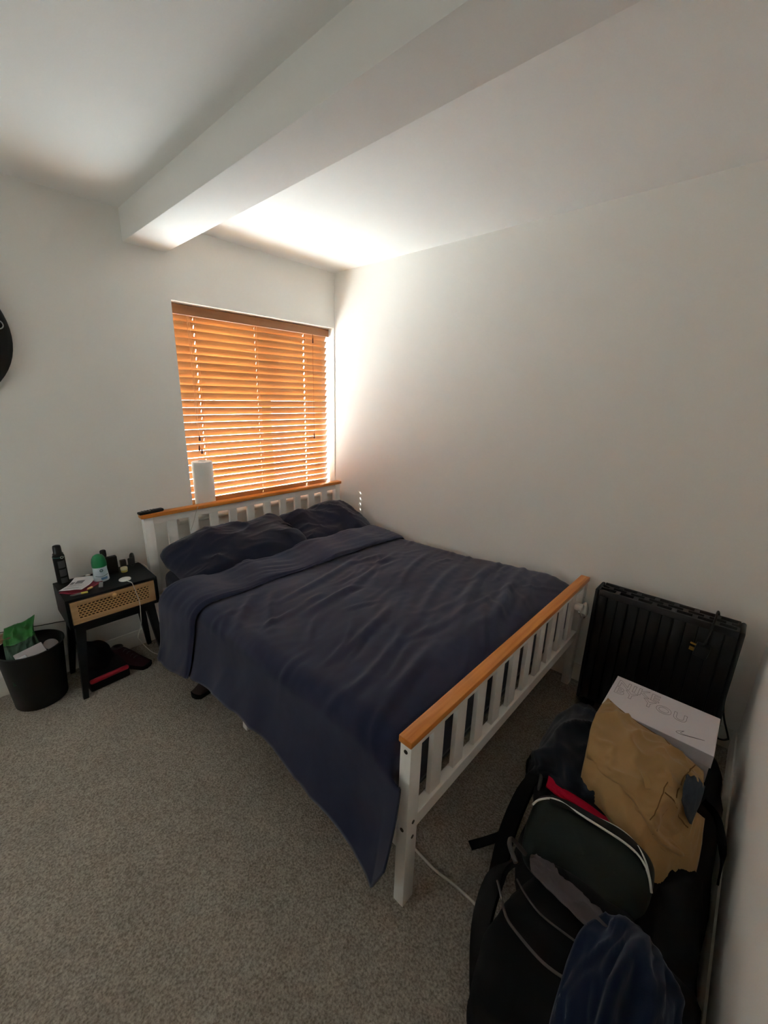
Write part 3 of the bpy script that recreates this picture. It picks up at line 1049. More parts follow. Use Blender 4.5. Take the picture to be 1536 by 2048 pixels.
# air freshener
c0 = (-1.748, -.155, TZ)
af = thing('air_freshener', c0, 'squat bottle with green dome cap and pale blue label', 'air freshener')
MB().lathe([(.034, 0), (.036, .004), (.034, .03), (.0315, .06), (.032, .075), (.031, .078)], c0, 32, None, 1, .8).build('bottle', 'bottle', af, smooth=60)
MB().lathe([(.0325, .078), (.0335, .082), (.033, .105), (.029, .125), (.021, .139), (.010, .145), (0, .146)], c0, 32, None, 1, .8).build('cap', 'green', af, smooth=60)
MB().tube([(c0[0] + .0065 * math.cos(q), c0[1] - .0268, TZ + .062 + .0065 * math.sin(q)) for q in np.linspace(0, 2 * math.pi, 20)], .0016, 6, 1).build('ring_logo', 'ring', af)
a = np.linspace(math.radians(-140), math.radians(-40), 14)
tb = MB().tube([(c0[0] + .0352 * math.cos(q), c0[1] + .0352 * .8 * math.sin(q), TZ + .030 - .008 * math.sin((q + math.pi / 2) * 1.2) ** 2 * -1) for q in a], .0012, 5, 1)
tb.build('label_line', 'ring', af)
lb = MB()
vs = [(c0[0] + .0354 * math.cos(q), c0[1] + .0354 * .8 * math.sin(q), TZ + zz) for zz in (.006, .024) for q in np.linspace(math.radians(-100), math.radians(-50), 8)]
lb.add(vs, [(i, i + 1, 8 + i + 1, 8 + i) for i in range(7)])
lb.build('label_patch', 'blueprint', af, smooth=60)

# dark scent bottle box and round bottle behind
o = MB().rbox((-1.712, -.115, TZ), (-1.655, -.085, TZ + .098), .004, 2).build('bottle_body', 'blackplastic', None, smooth=40)
o.name = 'scent_box'
tag(o, 'flat black upright box between the green capped bottle and cream tub', 'box')
c0 = (-1.704, -.06, TZ)
bt = thing('dark_bottle', c0, 'slim black bottle behind the flat black box', 'bottle')
MB().lathe([(.016, 0), (.017, .002), (.017, .085), (.012, .093)], c0, 24).build('body', 'blackplastic', bt, smooth=50)
MB().lathe([(.0135, .093), (.0145, .096), (.0145, .124), (.012, .128), (0, .128)], c0, 24).build('cap', 'mattblack', bt, smooth=50)
# cream tub
c0 = (-1.632, -.118, TZ)
tbb = thing('cream_tub', c0, 'tiny cream tub with a yellow rim beside the black box', 'tub')
MB().lathe([(.015, 0), (.016, .002), (.016, .012)], c0, 24).build('pot', 'yellow', tbb, smooth=50)
MB().lathe([(.0168, .012), (.0172, .014), (.0172, .024), (.0155, .026), (0, .026)], c0, 24).build('lid', 'cream', tbb, smooth=50)
# watch
wt = thing('wrist_watch', (-1.588, -.075, TZ), 'black chunky wrist watch standing by the wall', 'watch')
m2 = Matrix.Translation((-1.583, -.082, TZ + .033)) @ Matrix.Rotation(math.radians(-25), 4, 'Z')
MB().rbox((-.017, -.006, -.016), (.017, .006, .022), .004, 3, m2).build('case', 'mattblack', wt, smooth=50)
MB().tube([m2 @ Vector((0, .004 + .024 * (1 - math.cos(q)), .004 - .030 * math.sin(q))) for q in np.linspace(0.6, 2 * math.pi - .6, 18)], .009, 8, 1).build('strap', 'blackplastic', wt, smooth=60)
MB().rbox((-1.632, -.062, TZ), (-1.603, -.042, TZ + .046), .003).build('earbud_case', 'blackplastic', smooth=40)
tag(bpy.data.objects['earbud_case'], 'little upright black case behind the cream tub', 'case')
# red booklet with papers
o = MB().rbox((-.055, -.075, 0), (.055, .075, .006), .001, 1, Matrix.Translation((-1.842, -.185, TZ)) @ Matrix.Rotation(math.radians(-52), 4, 'Z')).build('booklet', 'redbook')
tag(o, 'thin dark red booklet under the white leaflet', 'booklet')
n = 18
U, V = np.meshgrid(np.linspace(-1, 1, n), np.linspace(-1, 1, n), indexing='ij')
zz = .010 + .010 * np.clip(V, 0, 1) ** 2 + .005 * np.sin(U * 2.2 + 1) + .006 * np.abs(U * V)
a = math.radians(-40)
Px = U * .052
Py = V * .068
G = np.stack([-1.85 + Px * math.cos(a) - Py * math.sin(a), -.163 + Px * math.sin(a) + Py * math.cos(a), TZ + zz], -1)
lf = thing('leaflet', (-1.85, -.163, TZ), 'creased white printed leaflet on the bedside table', 'leaflet')
MB().grid(G).build('sheet', 'paper', lf, smooth=60, solid=.0008)
pr_ = MB()
def on_sheet(u, v):
    i = (u + 1) / 2 * (n - 1)
    j = (v + 1) / 2 * (n - 1)
    return Vector(G[int(min(i, n - 1)), int(min(j, n - 1))]) + Vector((0, 0, .0012))
for r_ in range(9):
    v0 = -.75 + r_ * .09
    if 2 < r_ < 6:
        continue
    pts = [on_sheet(u, v0) for u in np.linspace(-.75, .6 - .3 * (r_ % 2), 6)]
    d = (on_sheet(0, .5) - on_sheet(0, -.5)).normalized() * .0011
    vs = [p - d for p in pts] + [p + d for p in pts]
    pr_.add(vs, [(i, i + 1, 6 + i + 1, 6 + i) for i in range(5)])
for (u0, u1, v0, v1) in ((-.3, .35, .1, .55), (-.8, -.45, .15, .5)):
    us = np.linspace(u0, u1, 5)
    pts = [on_sheet(u, v0) for u in us] + [on_sheet(u, v1) for u in us]
    pr_.add(pts, [(i, i + 1, 5 + i + 1, 5 + i) for i in range(4)])
pr_.build('printed_text', 'print', lf)
# pens
for (p0, p1, tip, lab, nm) in (((-1.905, -.262, TZ + .006), (-1.835, -.275, TZ + .006), 'yellow', 'grey pen with a yellow end at the table edge', 'pen'),
                               ((-1.83, -.245, TZ + .007), (-1.808, -.235, TZ + .009), 'woodpale', 'short wooden stub beside the red booklet', 'wooden_stub')):
    t_ = thing(nm, ((p0[0] + p1[0]) / 2, (p0[1] + p1[1]) / 2, TZ), lab, 'pen' if nm == 'pen' else 'stub')
    p0, p1 = Vector(p0), Vector(p1)
    q = p0.lerp(p1, .62)
    MB().tube([p0, p0.lerp(p1, .2), q], .006, 10, 1, [.25, .7, 1, 1]).build('barrel', 'pen' if nm == 'pen' else 'woodpale', t_, smooth=50)
    MB().tube([q, p1], .0062, 10, 1).build('end_cap', tip, t_, smooth=50)
o = MB().rbox((-.009, -.032, 0), (.009, .032, .006), .002, 2, Matrix.Translation((-1.768, -.222, TZ)) @ Matrix.Rotation(math.radians(-14), 4, 'Z')).build('usb_stick', 'silver', smooth=40)
tag(o, 'small flat grey stick in front of the green capped bottle', 'stick')
o = MB().lathe([(.008, 0), (.0115, .003), (.0115, .006), (.007, .009), (0, .010)], (-1.785, -.048, TZ), 18).build('bottle_top', 'white', smooth=60)
tag(o, 'tiny white bottle top behind the leaflet', 'bottle top')
# wireless charger
ch = thing('wireless_charger', (-1.662, -.232, TZ), 'round white charging puck with a cable on the bedside table', 'charger')
MB().lathe([(.026, 0), (.028, .001), (.028, .004), (.0265, .0055), (0, .0055)], (-1.662, -.232, TZ), 36).build('puck', 'white', ch, smooth=50)
MB().tube([(-1.662, -.258, TZ + .003), (-1.658, -.285, TZ + .006), (-1.650, -.307, TZ + .001), (-1.642, -.318, TZ - .05), (-1.634, -.322, .43),
           (-1.637, -.322, .36), (-1.642, -.320, .30), (-1.662, -.315, .235), (-1.660, -.312, .215), (-1.638, -.315, .16), (-1.605, -.322, .105), (-1.565, -.335, .082), (-1.53, -.37, .10)],
          .0018, 6, 5).build('cable', 'wire', ch, smooth=60)
# white lead down the back corner of the table
o = MB().tube([(-1.585, -.045, TZ + .02), (-1.56, -.035, TZ + .016), (-1.535, -.05, TZ + .004), (-1.522, -.12, TZ - .004), (-1.518, -.2, TZ - .04), (-1.516, -.24, .40)], .0017, 6, 5).build('lead', 'wire', smooth=60)
o.name = 'white_lead'
tag(o, 'thin white lead curling off the wall corner of the bedside table', 'cable')

# ------------------------------------------------------------------ waste bin with packet
bc = (-2.078, -.158, 0)
bn = thing('waste_bin', bc, 'round black waste bin beside the bedside table', 'bin')
MB().lathe([(0, .002), (.100, .002), (.104, .006), (.125, .28), (.128, .30), (.133, .302), (.133, .306), (.126, .308), (.122, .30), (.100, .02), (0, .018)], bc, 48).build('tub', 'bin', bn, smooth=50)
pk = thing('snack_packet', (-2.11, -.16, .02), 'crumpled green packet stuffed in the waste bin', 'packet')
net = [[(-2.17, -.235, .16), (-2.12, -.255, .17), (-2.06, -.245, .18), (-2.04, -.22, .18)],
       [(-2.172, -.20, .29), (-2.13, -.22, .29), (-2.08, -.215, .30), (-2.045, -.19, .31)],
       [(-2.165, -.12, .345), (-2.12, -.14, .35), (-2.075, -.14, .355), (-2.05, -.12, .36)],
       [(-2.15, -.05, .375), (-2.11, -.06, .385), (-2.075, -.065, .39), (-2.03, -.055, .405)]]
P = crumple(patch(net, 30, 26), .012, 3, 4, 81)
k0 = 16
MB().grid(P[:k0 + 1]).build('front', 'bagdark', pk, smooth=60, solid=.002)
MB().grid(P[k0:]).build('top_flap', 'baggreen', pk, smooth=60, solid=.002)
net2 = [[(x - .012, y + .012, z + .008) for x, y, z in net[2][:2]], [(x - .012, y + .012, z + .012) for x, y, z in net[3][:2]]]
MB().box((-2.185, -.12, .335), (-2.13, -.05, .352), Matrix.Rotation(0, 4, 'Z')).build('brown_flap', 'bagbrown', pk)
o = MB().rbox((-.055, -.004, -.026), (.055, .004, .026), .002, 1, Matrix.Translation((-2.088, -.232, .298)) @ Matrix.Rotation(math.radians(-48), 4, 'X') @ Matrix.Rotation(math.radians(-12), 4, 'Y')).build('white_label', 'bagwhite', pk)
MB().rbox((-.022, -.003, -.012), (.022, .003, .012), .001, 1, Matrix.Translation((-2.125, -.252, .292)) @ Matrix.Rotation(math.radians(-48), 4, 'X') @ Matrix.Rotation(math.radians(-12), 4, 'Y')).build('silver_stamp', 'chrome', pk)
o = MB().lathe([(.028, 0), (.030, .002), (.030, .006), (.026, .008), (0, .007)], (0, 0, 0), 28).build('jar_lid', 'bagwhite', None, smooth=50, origin=(0, 0, 0))
o.location = (-2.005, -.175, .278)
o.rotation_euler = (math.radians(28), math.radians(12), 0)
tag(o, 'dull white round lid lying in the waste bin', 'lid')
MB().grid(superq((-2.06, -.155, .145), (.115, .13, .235), .6, .8, 32, 18, (0, 0, .4), .016, 14, 33)).build('rubbish', 'mattblack', smooth=180)
tag(bpy.data.objects['rubbish'], 'dark rubbish filling the bin under the round lid', 'rubbish')

# wall cable behind the bin
o = MB().tube([(-3.33, -.006, .20), (-3.0, -.005, .30), (-2.6, -.005, .345), (-2.25, -.005, .345), (-2.1, -.005, .33), (-2.0, -.005, .312), (-1.92, -.005, .30), (-1.87, -.005, .28)], .0022, 6, 5).build('wall_cable', 'blackwire', smooth=60)
tag(o, 'thin dark cable sagging along the wall above the bin', 'cable')

# ------------------------------------------------------------------ things under the bedside table
sb = thing('tool_case', (-1.82, -.215, 0), 'low black case with a bright red lid edge under the bedside table', 'case')
mt = Matrix.Translation((-1.815, -.215, 0)) @ Matrix.Rotation(math.radians(4), 4, 'Z')
MB().rbox((-.092, -.075, 0), (.092, .075, .048), .008, 2, mt).build('body', 'mattblack', sb, smooth=40)
MB().rbox((-.090, -.066, .046), (.090, .076, .072), .008, 3, mt).build('lid', 'mattblack', sb, smooth=50)
MB().rbox((-.090, -.082, .046), (.090, -.060, .070), .010, 3, mt).build('lid_edge', 'red', sb, smooth=50)
MB().grid(superq((-1.835, -.175, .135), (.13, .14, .14), .6, .6, 30, 18, (0, 0, .3), .02, 9)).build('pouch', 'darkfabric', smooth=180)
tag(bpy.data.objects['pouch'], 'soft black pouch lying on the red lidded case', 'pouch')

def shoe(name, loc, rz, L, up_m, sole_m, label, sx=1, col_m=None):
    t_ = thing(name, loc, label, 'shoe')
    mt = Matrix.Translation(loc) @ Matrix.Rotation(rz, 4, 'Z')
    ks = np.linspace(0, 1, 26)
    wprof = lambda s: L * (.115 + .06 * math.sin(s * math.pi * .95 + .15) ** 1 - (.07 if s > .97 else 0)) * (1 if s > .05 else .75)
    hprof = lambda s: L * np.interp(s, [0, .12, .3, .45, .6, .8, .95, 1], [.30, .36, .36, .30, .22, .16, .12, .05])
    rows = []
    for s_ in ks:
        w_, h_ = wprof(s_), hprof(s_)
        row = []
        for q in np.linspace(0, math.pi, 13):
            cx = math.cos(q)
            row.append(mt @ Vector(((s_ - .5) * L, w_ * cx * (1 - .25 * math.sin(q) ** 2), .018 + max(0, h_ - .018) * math.sin(q) ** .55)))
        rows.append([tuple(p) for p in row])
    MB().grid(np.array(rows)).build('upper', up_m, t_, smooth=180)
    so = MB()
    ring = []
    for s_ in ks:
        ring.append((s_, wprof(s_) * 1.06))
    outl = [((s_ - .5) * L * 1.03, w_) for s_, w_ in ring] + [((s_ - .5) * L * 1.03, -w_) for s_, w_ in ring[::-1]]
    n_ = len(outl)
    vs = [mt @ Vector((x, y, z)) for z in (0, .022) for x, y in outl]
    so.add(vs, [tuple(range(n_))[::-1], tuple(range(n_, 2 * n_))] + [(i, (i + 1) % n_, n_ + (i + 1) % n_, n_ + i) for i in range(n_)])
    so.build('sole', sole_m, t_, smooth=40)
    cl = MB()
    cl.tube([mt @ Vector((-.42 * L + .115 * L * (1 - math.cos(q)) * 1.0, .075 * L * math.sin(q), .36 * L - .02 * L * math.cos(q))) for q in np.linspace(0, 2 * math.pi, 20)], .006, 6, 1)
    cl.build('collar', col_m or sole_m, t_, smooth=60)
    ls = MB()
    for i in range(4):
        s_ = .40 + i * .09
        h_ = hprof(s_) + .002
        ls.tube([mt @ Vector(((s_ - .5) * L, -.05 * L, h_ * .93)), mt @ Vector(((s_ - .49) * L, 0, h_ + .003)), mt @ Vector(((s_ - .5) * L, .05 * L, h_ * .93))], .0028, 5, 3)
    ls.build('laces', col_m or sole_m, t_, smooth=60)
    return t_
shoe('trainer', (-1.685, -.165, 0), math.radians(-62), .25, 'shoered', 'darkfabric', 'dark red and grey trainer under the bedside table', col_m='shoegrey')
shoe('brown_shoe', (-1.43, -.66, 0), math.radians(200), .26, 'shoebrown', 'darkfabric', 'brown shoe half hidden under the bed edge')

# ------------------------------------------------------------------ heater
hx0, hx1 = -.205, -.095
hy0, hy1 = -2.665, -2.118
hz0, hz1 = .045, .655
ht = thing('electric_heater', (-.15, -2.39, 0), 'black panel heater with slotted top standing against the right wall', 'heater')
core = MB()
core.rbox((hx0 + .004, hy0 + .004, hz0 + .01), (hx1 - .004, hy1 - .004, hz1 - .02), .004)
core.build('core', 'heaterdark', ht)
# vertical front ribs (proud) with grooves between them
nr = 12
pw = (hy1 - hy0 - .03) / nr
rib = MB().rbox((hx0 - .003, hy0 + .015 + .0025, hz0 + .02), (hx0 + .012, hy0 + .015 + pw - .0025, hz1 - .028), .004, 2).build('rib', 'heater', ht, smooth=40)
for i in range(1, nr):
    clone(rib, (0, pw * i, 0), ht)
for y0_, y1_ in ((hy0, hy0 + .018), (hy1 - .018, hy1)):
    MB().rbox((hx0 - .005, y0_, hz0), (hx1, y1_, hz1), .008, 3).build('end_cheek', 'heater', ht, smooth=40)
# slotted top grille: bars around three staggered rows of slots
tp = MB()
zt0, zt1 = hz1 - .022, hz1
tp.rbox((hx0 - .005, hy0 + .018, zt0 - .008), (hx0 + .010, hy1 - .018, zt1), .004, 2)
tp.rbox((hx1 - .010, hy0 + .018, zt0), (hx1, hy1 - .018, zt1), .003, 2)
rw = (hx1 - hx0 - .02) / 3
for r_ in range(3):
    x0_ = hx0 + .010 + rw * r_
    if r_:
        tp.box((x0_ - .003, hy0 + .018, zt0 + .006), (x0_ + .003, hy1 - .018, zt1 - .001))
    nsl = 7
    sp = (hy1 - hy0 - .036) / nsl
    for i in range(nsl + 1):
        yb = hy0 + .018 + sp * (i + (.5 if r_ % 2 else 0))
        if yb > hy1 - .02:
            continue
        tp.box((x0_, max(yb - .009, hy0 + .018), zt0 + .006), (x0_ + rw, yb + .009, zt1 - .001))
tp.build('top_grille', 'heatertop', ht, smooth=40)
for y in (hy0 + .05, hy1 - .08):
    MB().rbox((hx0 - .02, y, 0), (hx1 + .02, y + .03, .045), .006, 2).build('foot', 'heater', ht, smooth=40)
# mains lead draped over the top with its plug, and a loop at the floor
ld = MB().tube([(-.085, -2.60, .30), (-.075, -2.59, .56), (-.085, -2.572, .655), (-.12, -2.567, .672), (-.19, -2.566, .668), (-.222, -2.562, .64), (-.226, -2.556, .58), (-.226, -2.552, .56)], .0045, 8, 6).build('mains_lead', 'blackwire', ht, smooth=60)
pm = Matrix.Translation((-.228, -2.551, .535)) @ Matrix.Rotation(math.radians(8), 4, 'X')
MB().rbox((-.02, -.024, -.026), (.02, .024, .026), .006, 2, pm).build('plug', 'blackplastic', ld, smooth=40)
pb = MB()
for dx, dz, l in ((0, .014, .02), (.008, -.009, .017), (-.008, -.009, .017)):
    pb.rbox((dx - .004, .024, dz - .003), (dx + .004, .024 + l, dz + .003), .0006, 1, pm)
pb.build('plug_pins', 'brass', ld)
MB().tube([(-.19, -2.655, .40), (-.225, -2.668, .30), (-.26, -2.70, .225), (-.265, -2.70, .215), (-.268, -2.685, .205), (-.265, -2.668, .21), (-.25, -2.665, .28), (-.21, -2.66, .37)], .0035, 7, 5).build('lead_loop', 'blackwire', ht, smooth=60)

# ------------------------------------------------------------------ floor cable at the bed foot
o = MB().tube([(-1.30, -1.80, .005), (-1.335, -1.93, .005), (-1.343, -2.0, .005), (-1.345, -2.06, .005), (-1.338, -2.13, .005), (-1.337, -2.22, .005), (-1.345, -2.30, .005)], .0048, 8, 6).build('floor_cable', 'wire', smooth=60)
tag(o, 'thick white cable crossing the carpet from under the bed foot', 'cable')

# white plug and adaptor hung on the far end of the footboard
pgx = thing('white_plug', (-.17, -2.06, .46), 'white mains plug hung over the far end of the footboard', 'plug')
m3 = Matrix.Translation((-.150, -2.072, .500)) @ Matrix.Rotation(math.radians(40), 4, 'Y')
MB().lathe([(0, -.03), (.024, -.028), (.030, -.01), (.024, .015), (.012, .035), (0, .038)], (-.150, -2.072, .500), 20, Matrix.Rotation(math.radians(40), 4, 'Y'), 1, .8).build('plug_body', 'white', pgx, smooth=60)
MB().rbox((-.245, -2.085, .525), (-.205, -2.047, .555), .008, 3).build('switch', 'white', pgx, smooth=50)
MB().tube([(-.215, -2.066, .53), (-.195, -2.078, .485), (-.165, -2.082, .462), (-.125, -2.078, .475), (-.11, -2.07, .50), (-.12, -2.065, .53), (-.14, -2.06, .56)], .0028, 6, 5).build('flex', 'wire', pgx, smooth=60)
# tags of the duvet showing between the foot slats
for i, (x, z, lab) in enumerate(((-.815, .560, 'white curved duvet tag under the middle of the footboard rail'), (-.92, .535, 'small white tag dangling between two footboard slats'))):
    net = [[(x - .02, -2.004, z - .02), (x, -2.006, z - .012), (x + .02, -2.004, z)], [(x - .018, -2.008, z - .004), (x, -2.010, z + .004), (x + .022, -2.008, z + .014)]]
    if i:
        net = [[(x, -2.000, z + .03), (x + .004, -2.003, z + .01), (x + .002, -2.004, z - .025)], [(x + .012, -2.004, z + .03), (x + .016, -2.008, z + .01), (x + .008, -2.006, z - .025)]]
    o = MB().grid(patch(net, 8, 12)).build('fabric_tag', 'whitecloth', smooth=60, solid=.002)
    tag(o, lab, 'tag')

# ------------------------------------------------------------------ rear rucksack
rb = thing('large_rucksack', (-.86, -2.47, 0), 'big charcoal rucksack lying under the clothes at the bed foot', 'rucksack')
def flatb(P):
    P = P.copy()
    P[..., 2] = np.where(P[..., 2] < 0, P[..., 2], P[..., 2])
    return P
MB().grid(superq((-.86, -2.475, .145), (.88, .46, .29), .42, .35, 64, 30, (0, 0, 0), .025, 6, 5)).build('main_body', 'darkfabric2', rb, smooth=180)
MB().grid(superq((-1.16, -2.60, .17), (.42, .20, .30), .5, .5, 40, 24, (0, 0, .08), .02, 8, 9)).build('side_pocket', 'darkfabric', rb, smooth=180)
MB().ribbon([(-1.02, -2.235, .30), (-1.12, -2.225, .28), (-1.22, -2.225, .20), (-1.28, -2.235, .10), (-1.25, -2.215, .03)], .05, .012, (.2, -1, .6)).build('shoulder_strap', 'darkfabric', rb, smooth=60)
MB().ribbon([(-1.06, -2.20, .10), (-1.10, -2.17, .03), (-1.14, -2.14, .012), (-1.20, -2.10, .008)], .03, .004, (1, .8, 0)).build('strap_end', 'darkfabric', rb, smooth=60)
MB().ribbon([(-1.0, -2.23, .34), (-.99, -2.19, .31), (-1.0, -2.19, .27), (-1.03, -2.22, .22)], .03, .006, (1, 0, .2)).build('compression_strap', 'darkfabric', rb, smooth=60)
MB().rbox((-1.10, -2.232, .205), (-1.06, -2.212, .235), .004, 2).build('buckle', 'blackplastic', rb, smooth=40)
MB().ribbon([(-.80, -2.655, .33), (-.85, -2.69, .34), (-.92, -2.715, .30), (-.97, -2.72, .24)], .02, .005, (1, 0, .6)).build('side_strap', 'darkfabric', rb, smooth=60)
MB().tube([(-1.02, -2.24, .33), (-1.05, -2.25, .32), (-1.12, -2.27, .30), (-1.16, -2.30, .29)], .006, 8, 5).build('grey_piping', 'greypipe', rb, smooth=60)

# ------------------------------------------------------------------ white shoe box
bx = thing('shoe_box', (-.555, -2.486, .285), 'white card shoe box with outlined lettering on top of the rucksack', 'box')
x0_, x1_, y0_, y1_, zt = -.668, -.44, -2.655, -2.314, .402
MB().rbox((x0_ + .004, y0_ + .004, .287), (x1_ - .004, y1_ - .004, .39), .001, 1).build('base', 'card', bx)
MB().rbox((x0_, y0_, .352), (x1_, y1_, zt), .0015, 2).build('lid', 'card', bx)
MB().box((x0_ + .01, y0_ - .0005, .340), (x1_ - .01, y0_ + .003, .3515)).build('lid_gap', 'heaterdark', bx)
def outline_text(body, size, loc, name):
    cu = bpy.data.curves.new('txt', 'FONT')
    cu.body = body
    cu.size = size
    cu.fill_mode = 'NONE'
    cu.bevel_depth = .0006
    cu.bevel_resolution = 0
    cu.resolution_u = 4
    cu.offset = .0012
    cu.space_character = 1.12
    to = bpy.data.objects.new('txt', cu)
    COL.objects.link(to)
    dg = bpy.context.evaluated_depsgraph_get()
    me = bpy.data.meshes.new_from_object(to.evaluated_get(dg))
    bpy.data.objects.remove(to, do_unlink=True)
    # text x -> -y, text y -> +x
    mb = MB().add([(loc[0] + v.co.y, loc[1] - v.co.x, loc[2] + v.co.z) for v in me.vertices], [tuple(p.vertices) for p in me.polygons])
    return mb.build(name, 'emboss', bx)
outline_text('NIKE', .062, (-.508, -2.326, zt + .0004), 'lettering')
outline_text('BY YOU', .062, (-.560, -2.326, zt + .0004), 'lettering')
sw = [(.02, .022), (.006, .010), (0, .002), (.003, -.002), (.012, -.003), (.03, .003), (.075, .022), (.03, .006), (.016, .003), (.012, .006), (.02, .022)]
MB().tube([(-.630 + q, -2.545 - p * 1.05, zt + .0004) for p, q in sw], .0007, 5, 4).build('logo_outline', 'emboss', bx)

# ------------------------------------------------------------------ clothes
net = [[(-.56, -2.225, .17), (-.565, -2.25, .29), (-.675, -2.33, .345), (-.69, -2.45, .35), (-.70, -2.58, .33)],
       [(-.70, -2.185, .17), (-.71, -2.225, .34), (-.77, -2.33, .405), (-.79, -2.45, .41), (-.80, -2.60, .36)],
       [(-.88, -2.175, .20), (-.88, -2.215, .36), (-.89, -2.33, .42), (-.91, -2.45, .42), (-.91, -2.60, .36)],
       [(-1.0, -2.19, .24), (-1.01, -2.225, .345), (-1.04, -2.33, .395), (-1.05, -2.45, .40), (-1.05, -2.57, .36)],
       [(-1.03, -2.20, .21), (-1.045, -2.235, .30), (-1.075, -2.33, .345), (-1.085, -2.45, .345), (-1.085, -2.57, .31)]]
P = crumple(patch(net, 60, 60), .022, 3.0, 4.0, 91)
o = MB().grid(P).build('sweater', 'sweater', smooth=180, solid=.012)
tag(o, 'dark navy knitted jumper heaped beside the shoe box', 'jumper')
# black jacket with red lining underneath
jk = thing('black_jacket', (-1.08, -2.42, .28), 'folded black jacket showing its red lining below the jumper', 'jacket')
net = [[(-.98, -2.25, .29), (-.99, -2.36, .315), (-1.0, -2.48, .315), (-1.0, -2.62, .29)],
       [(-1.08, -2.245, .30), (-1.10, -2.36, .335), (-1.11, -2.48, .33), (-1.10, -2.62, .31)],
       [(-1.15, -2.27, .29), (-1.17, -2.37, .325), (-1.18, -2.49, .32), (-1.16, -2.63, .29)],
       [(-1.18, -2.29, .22), (-1.20, -2.38, .26), (-1.21, -2.50, .25), (-1.19, -2.64, .18)]]
MB().grid(crumple(patch(net, 36, 44), .012, 3, 4, 95)).build('body', 'darkfabric', jk, smooth=180, solid=.01)
net = [[(-1.06, -2.275, .340), (-1.08, -2.36, .352), (-1.085, -2.46, .355), (-1.07, -2.59, .345)],
       [(-1.085, -2.28, .335), (-1.108, -2.36, .350), (-1.118, -2.46, .352), (-1.115, -2.59, .335)],
       [(-1.090, -2.28, .325), (-1.113, -2.36, .338), (-1.130, -2.46, .338), (-1.150, -2.585, .315)]]
MB().grid(crumple(patch(net, 18, 44), .006, 3, 4, 97)).build('red_lining', 'redcloth', jk, smooth=180, solid=.006)

# tan trousers
tr = thing('tan_trousers', (-.88, -2.49, .36), 'folded tan cotton trousers draped over the shoe box and jumper', 'trousers')
net = [[(-.640, -2.325, .412), (-.685, -2.40, .414), (-.705, -2.48, .414), (-.735, -2.56, .414), (-.770, -2.635, .408)],
       [(-.76, -2.325, .445), (-.79, -2.41, .462), (-.82, -2.49, .462), (-.84, -2.56, .448), (-.85, -2.64, .405)],
       [(-.90, -2.335, .465), (-.92, -2.42, .478), (-.95, -2.50, .472), (-.96, -2.57, .445), (-.95, -2.635, .385)],
       [(-.99, -2.355, .455), (-1.02, -2.43, .468), (-1.06, -2.51, .452), (-1.07, -2.57, .415), (-1.03, -2.635, .345)],
       [(-1.005, -2.36, .425), (-1.045, -2.44, .436), (-1.09, -2.52, .418), (-1.10, -2.575, .38), (-1.045, -2.64, .31)]]
P = crumple(patch(net, 90, 90), .020, 1.8, 3.6, 101, .4, .9)
MB().grid(P).build('front_leg', 'tan', tr, smooth=180, solid=.006)
net2 = [[(x, y, z - .020) for x, y, z in net[2]], [(x - .020, y, z - .022) for x, y, z in net[3]], [(x - .050, y - .004, z - .034) for x, y, z in net[4]],
        [(x - .058, y - .006, z - .06) for x, y, z in net[4]]]
MB().grid(crumple(patch(net2, 30, 60), .008, 2, 5, 103)).build('back_leg', 'tan', tr, smooth=180, solid=.005)
net = [[(-.93, -2.60, .40), (-.92, -2.63, .385), (-.90, -2.66, .36)], [(-1.03, -2.585, .385), (-1.03, -2.625, .36), (-1.0, -2.665, .32)],
       [(-1.09, -2.585, .35), (-1.10, -2.625, .30), (-1.07, -2.665, .26)], [(-1.10, -2.60, .30), (-1.12, -2.635, .25), (-1.09, -2.66, .22)]]
MB().grid(crumple(patch(net, 24, 20), .008, 2, 3, 105)).build('hanging_cuff', 'tan', tr, smooth=180, solid=.005)
net = [[(-.835, -2.60, .432), (-.83, -2.622, .424), (-.825, -2.645, .402)], [(-.90, -2.598, .452), (-.905, -2.620, .437), (-.90, -2.640, .405)], [(-.965, -2.600, .438), (-.985, -2.618, .415), (-.975, -2.632, .385)]]
MB().grid(crumple(patch(net, 18, 18), .006, 2, 3, 107)).build('waist_lining', 'denim', tr, smooth=180, solid=.005)
def on_patch(u, v, up_=.004):
    i, j = u * (P.shape[0] - 1), v * (P.shape[1] - 1)
    q_ = P[int(round(i)), int(round(j))]
    return (q_[0], q_[1], q_[2] + up_)
MB().tube([on_patch(u, .93 - .25 * u) for u in np.linspace(.05, .97, 24)], .0016, 5, 1).build('seam', 'tanseam', tr, smooth=60)
MB().tube([on_patch(u, .80 - .20 * u) for u in np.linspace(.45, .97, 16)], .0014, 5, 1).build('seam', 'tanseam', tr, smooth=60)
MB().tube([on_patch(.62 + .05 * math.sin(v * 6), v) for v in np.linspace(.70, .98, 14)], .0022, 5, 1).build('pocket_edge', 'tanseam', tr, smooth=60)
MB().tube([on_patch(.02 + .01 * math.sin(v * 9), v, .003) for v in np.linspace(.05, .95, 24)], .0022, 5, 1).build('waistband_edge', 'tanseam', tr, smooth=60)
for (a_, b_) in (((-.995, -2.50, .487), (-1.035, -2.525, .474)), ((-.93, -2.55, .478), (-.965, -2.57, .458))):
    MB().ribbon([a_, ((a_[0] + b_[0]) / 2, (a_[1] + b_[1]) / 2, (a_[2] + b_[2]) / 2 + .008), b_], .014, .004, (.3, 1, 0)).build('belt_loop', 'tan', tr, smooth=60)

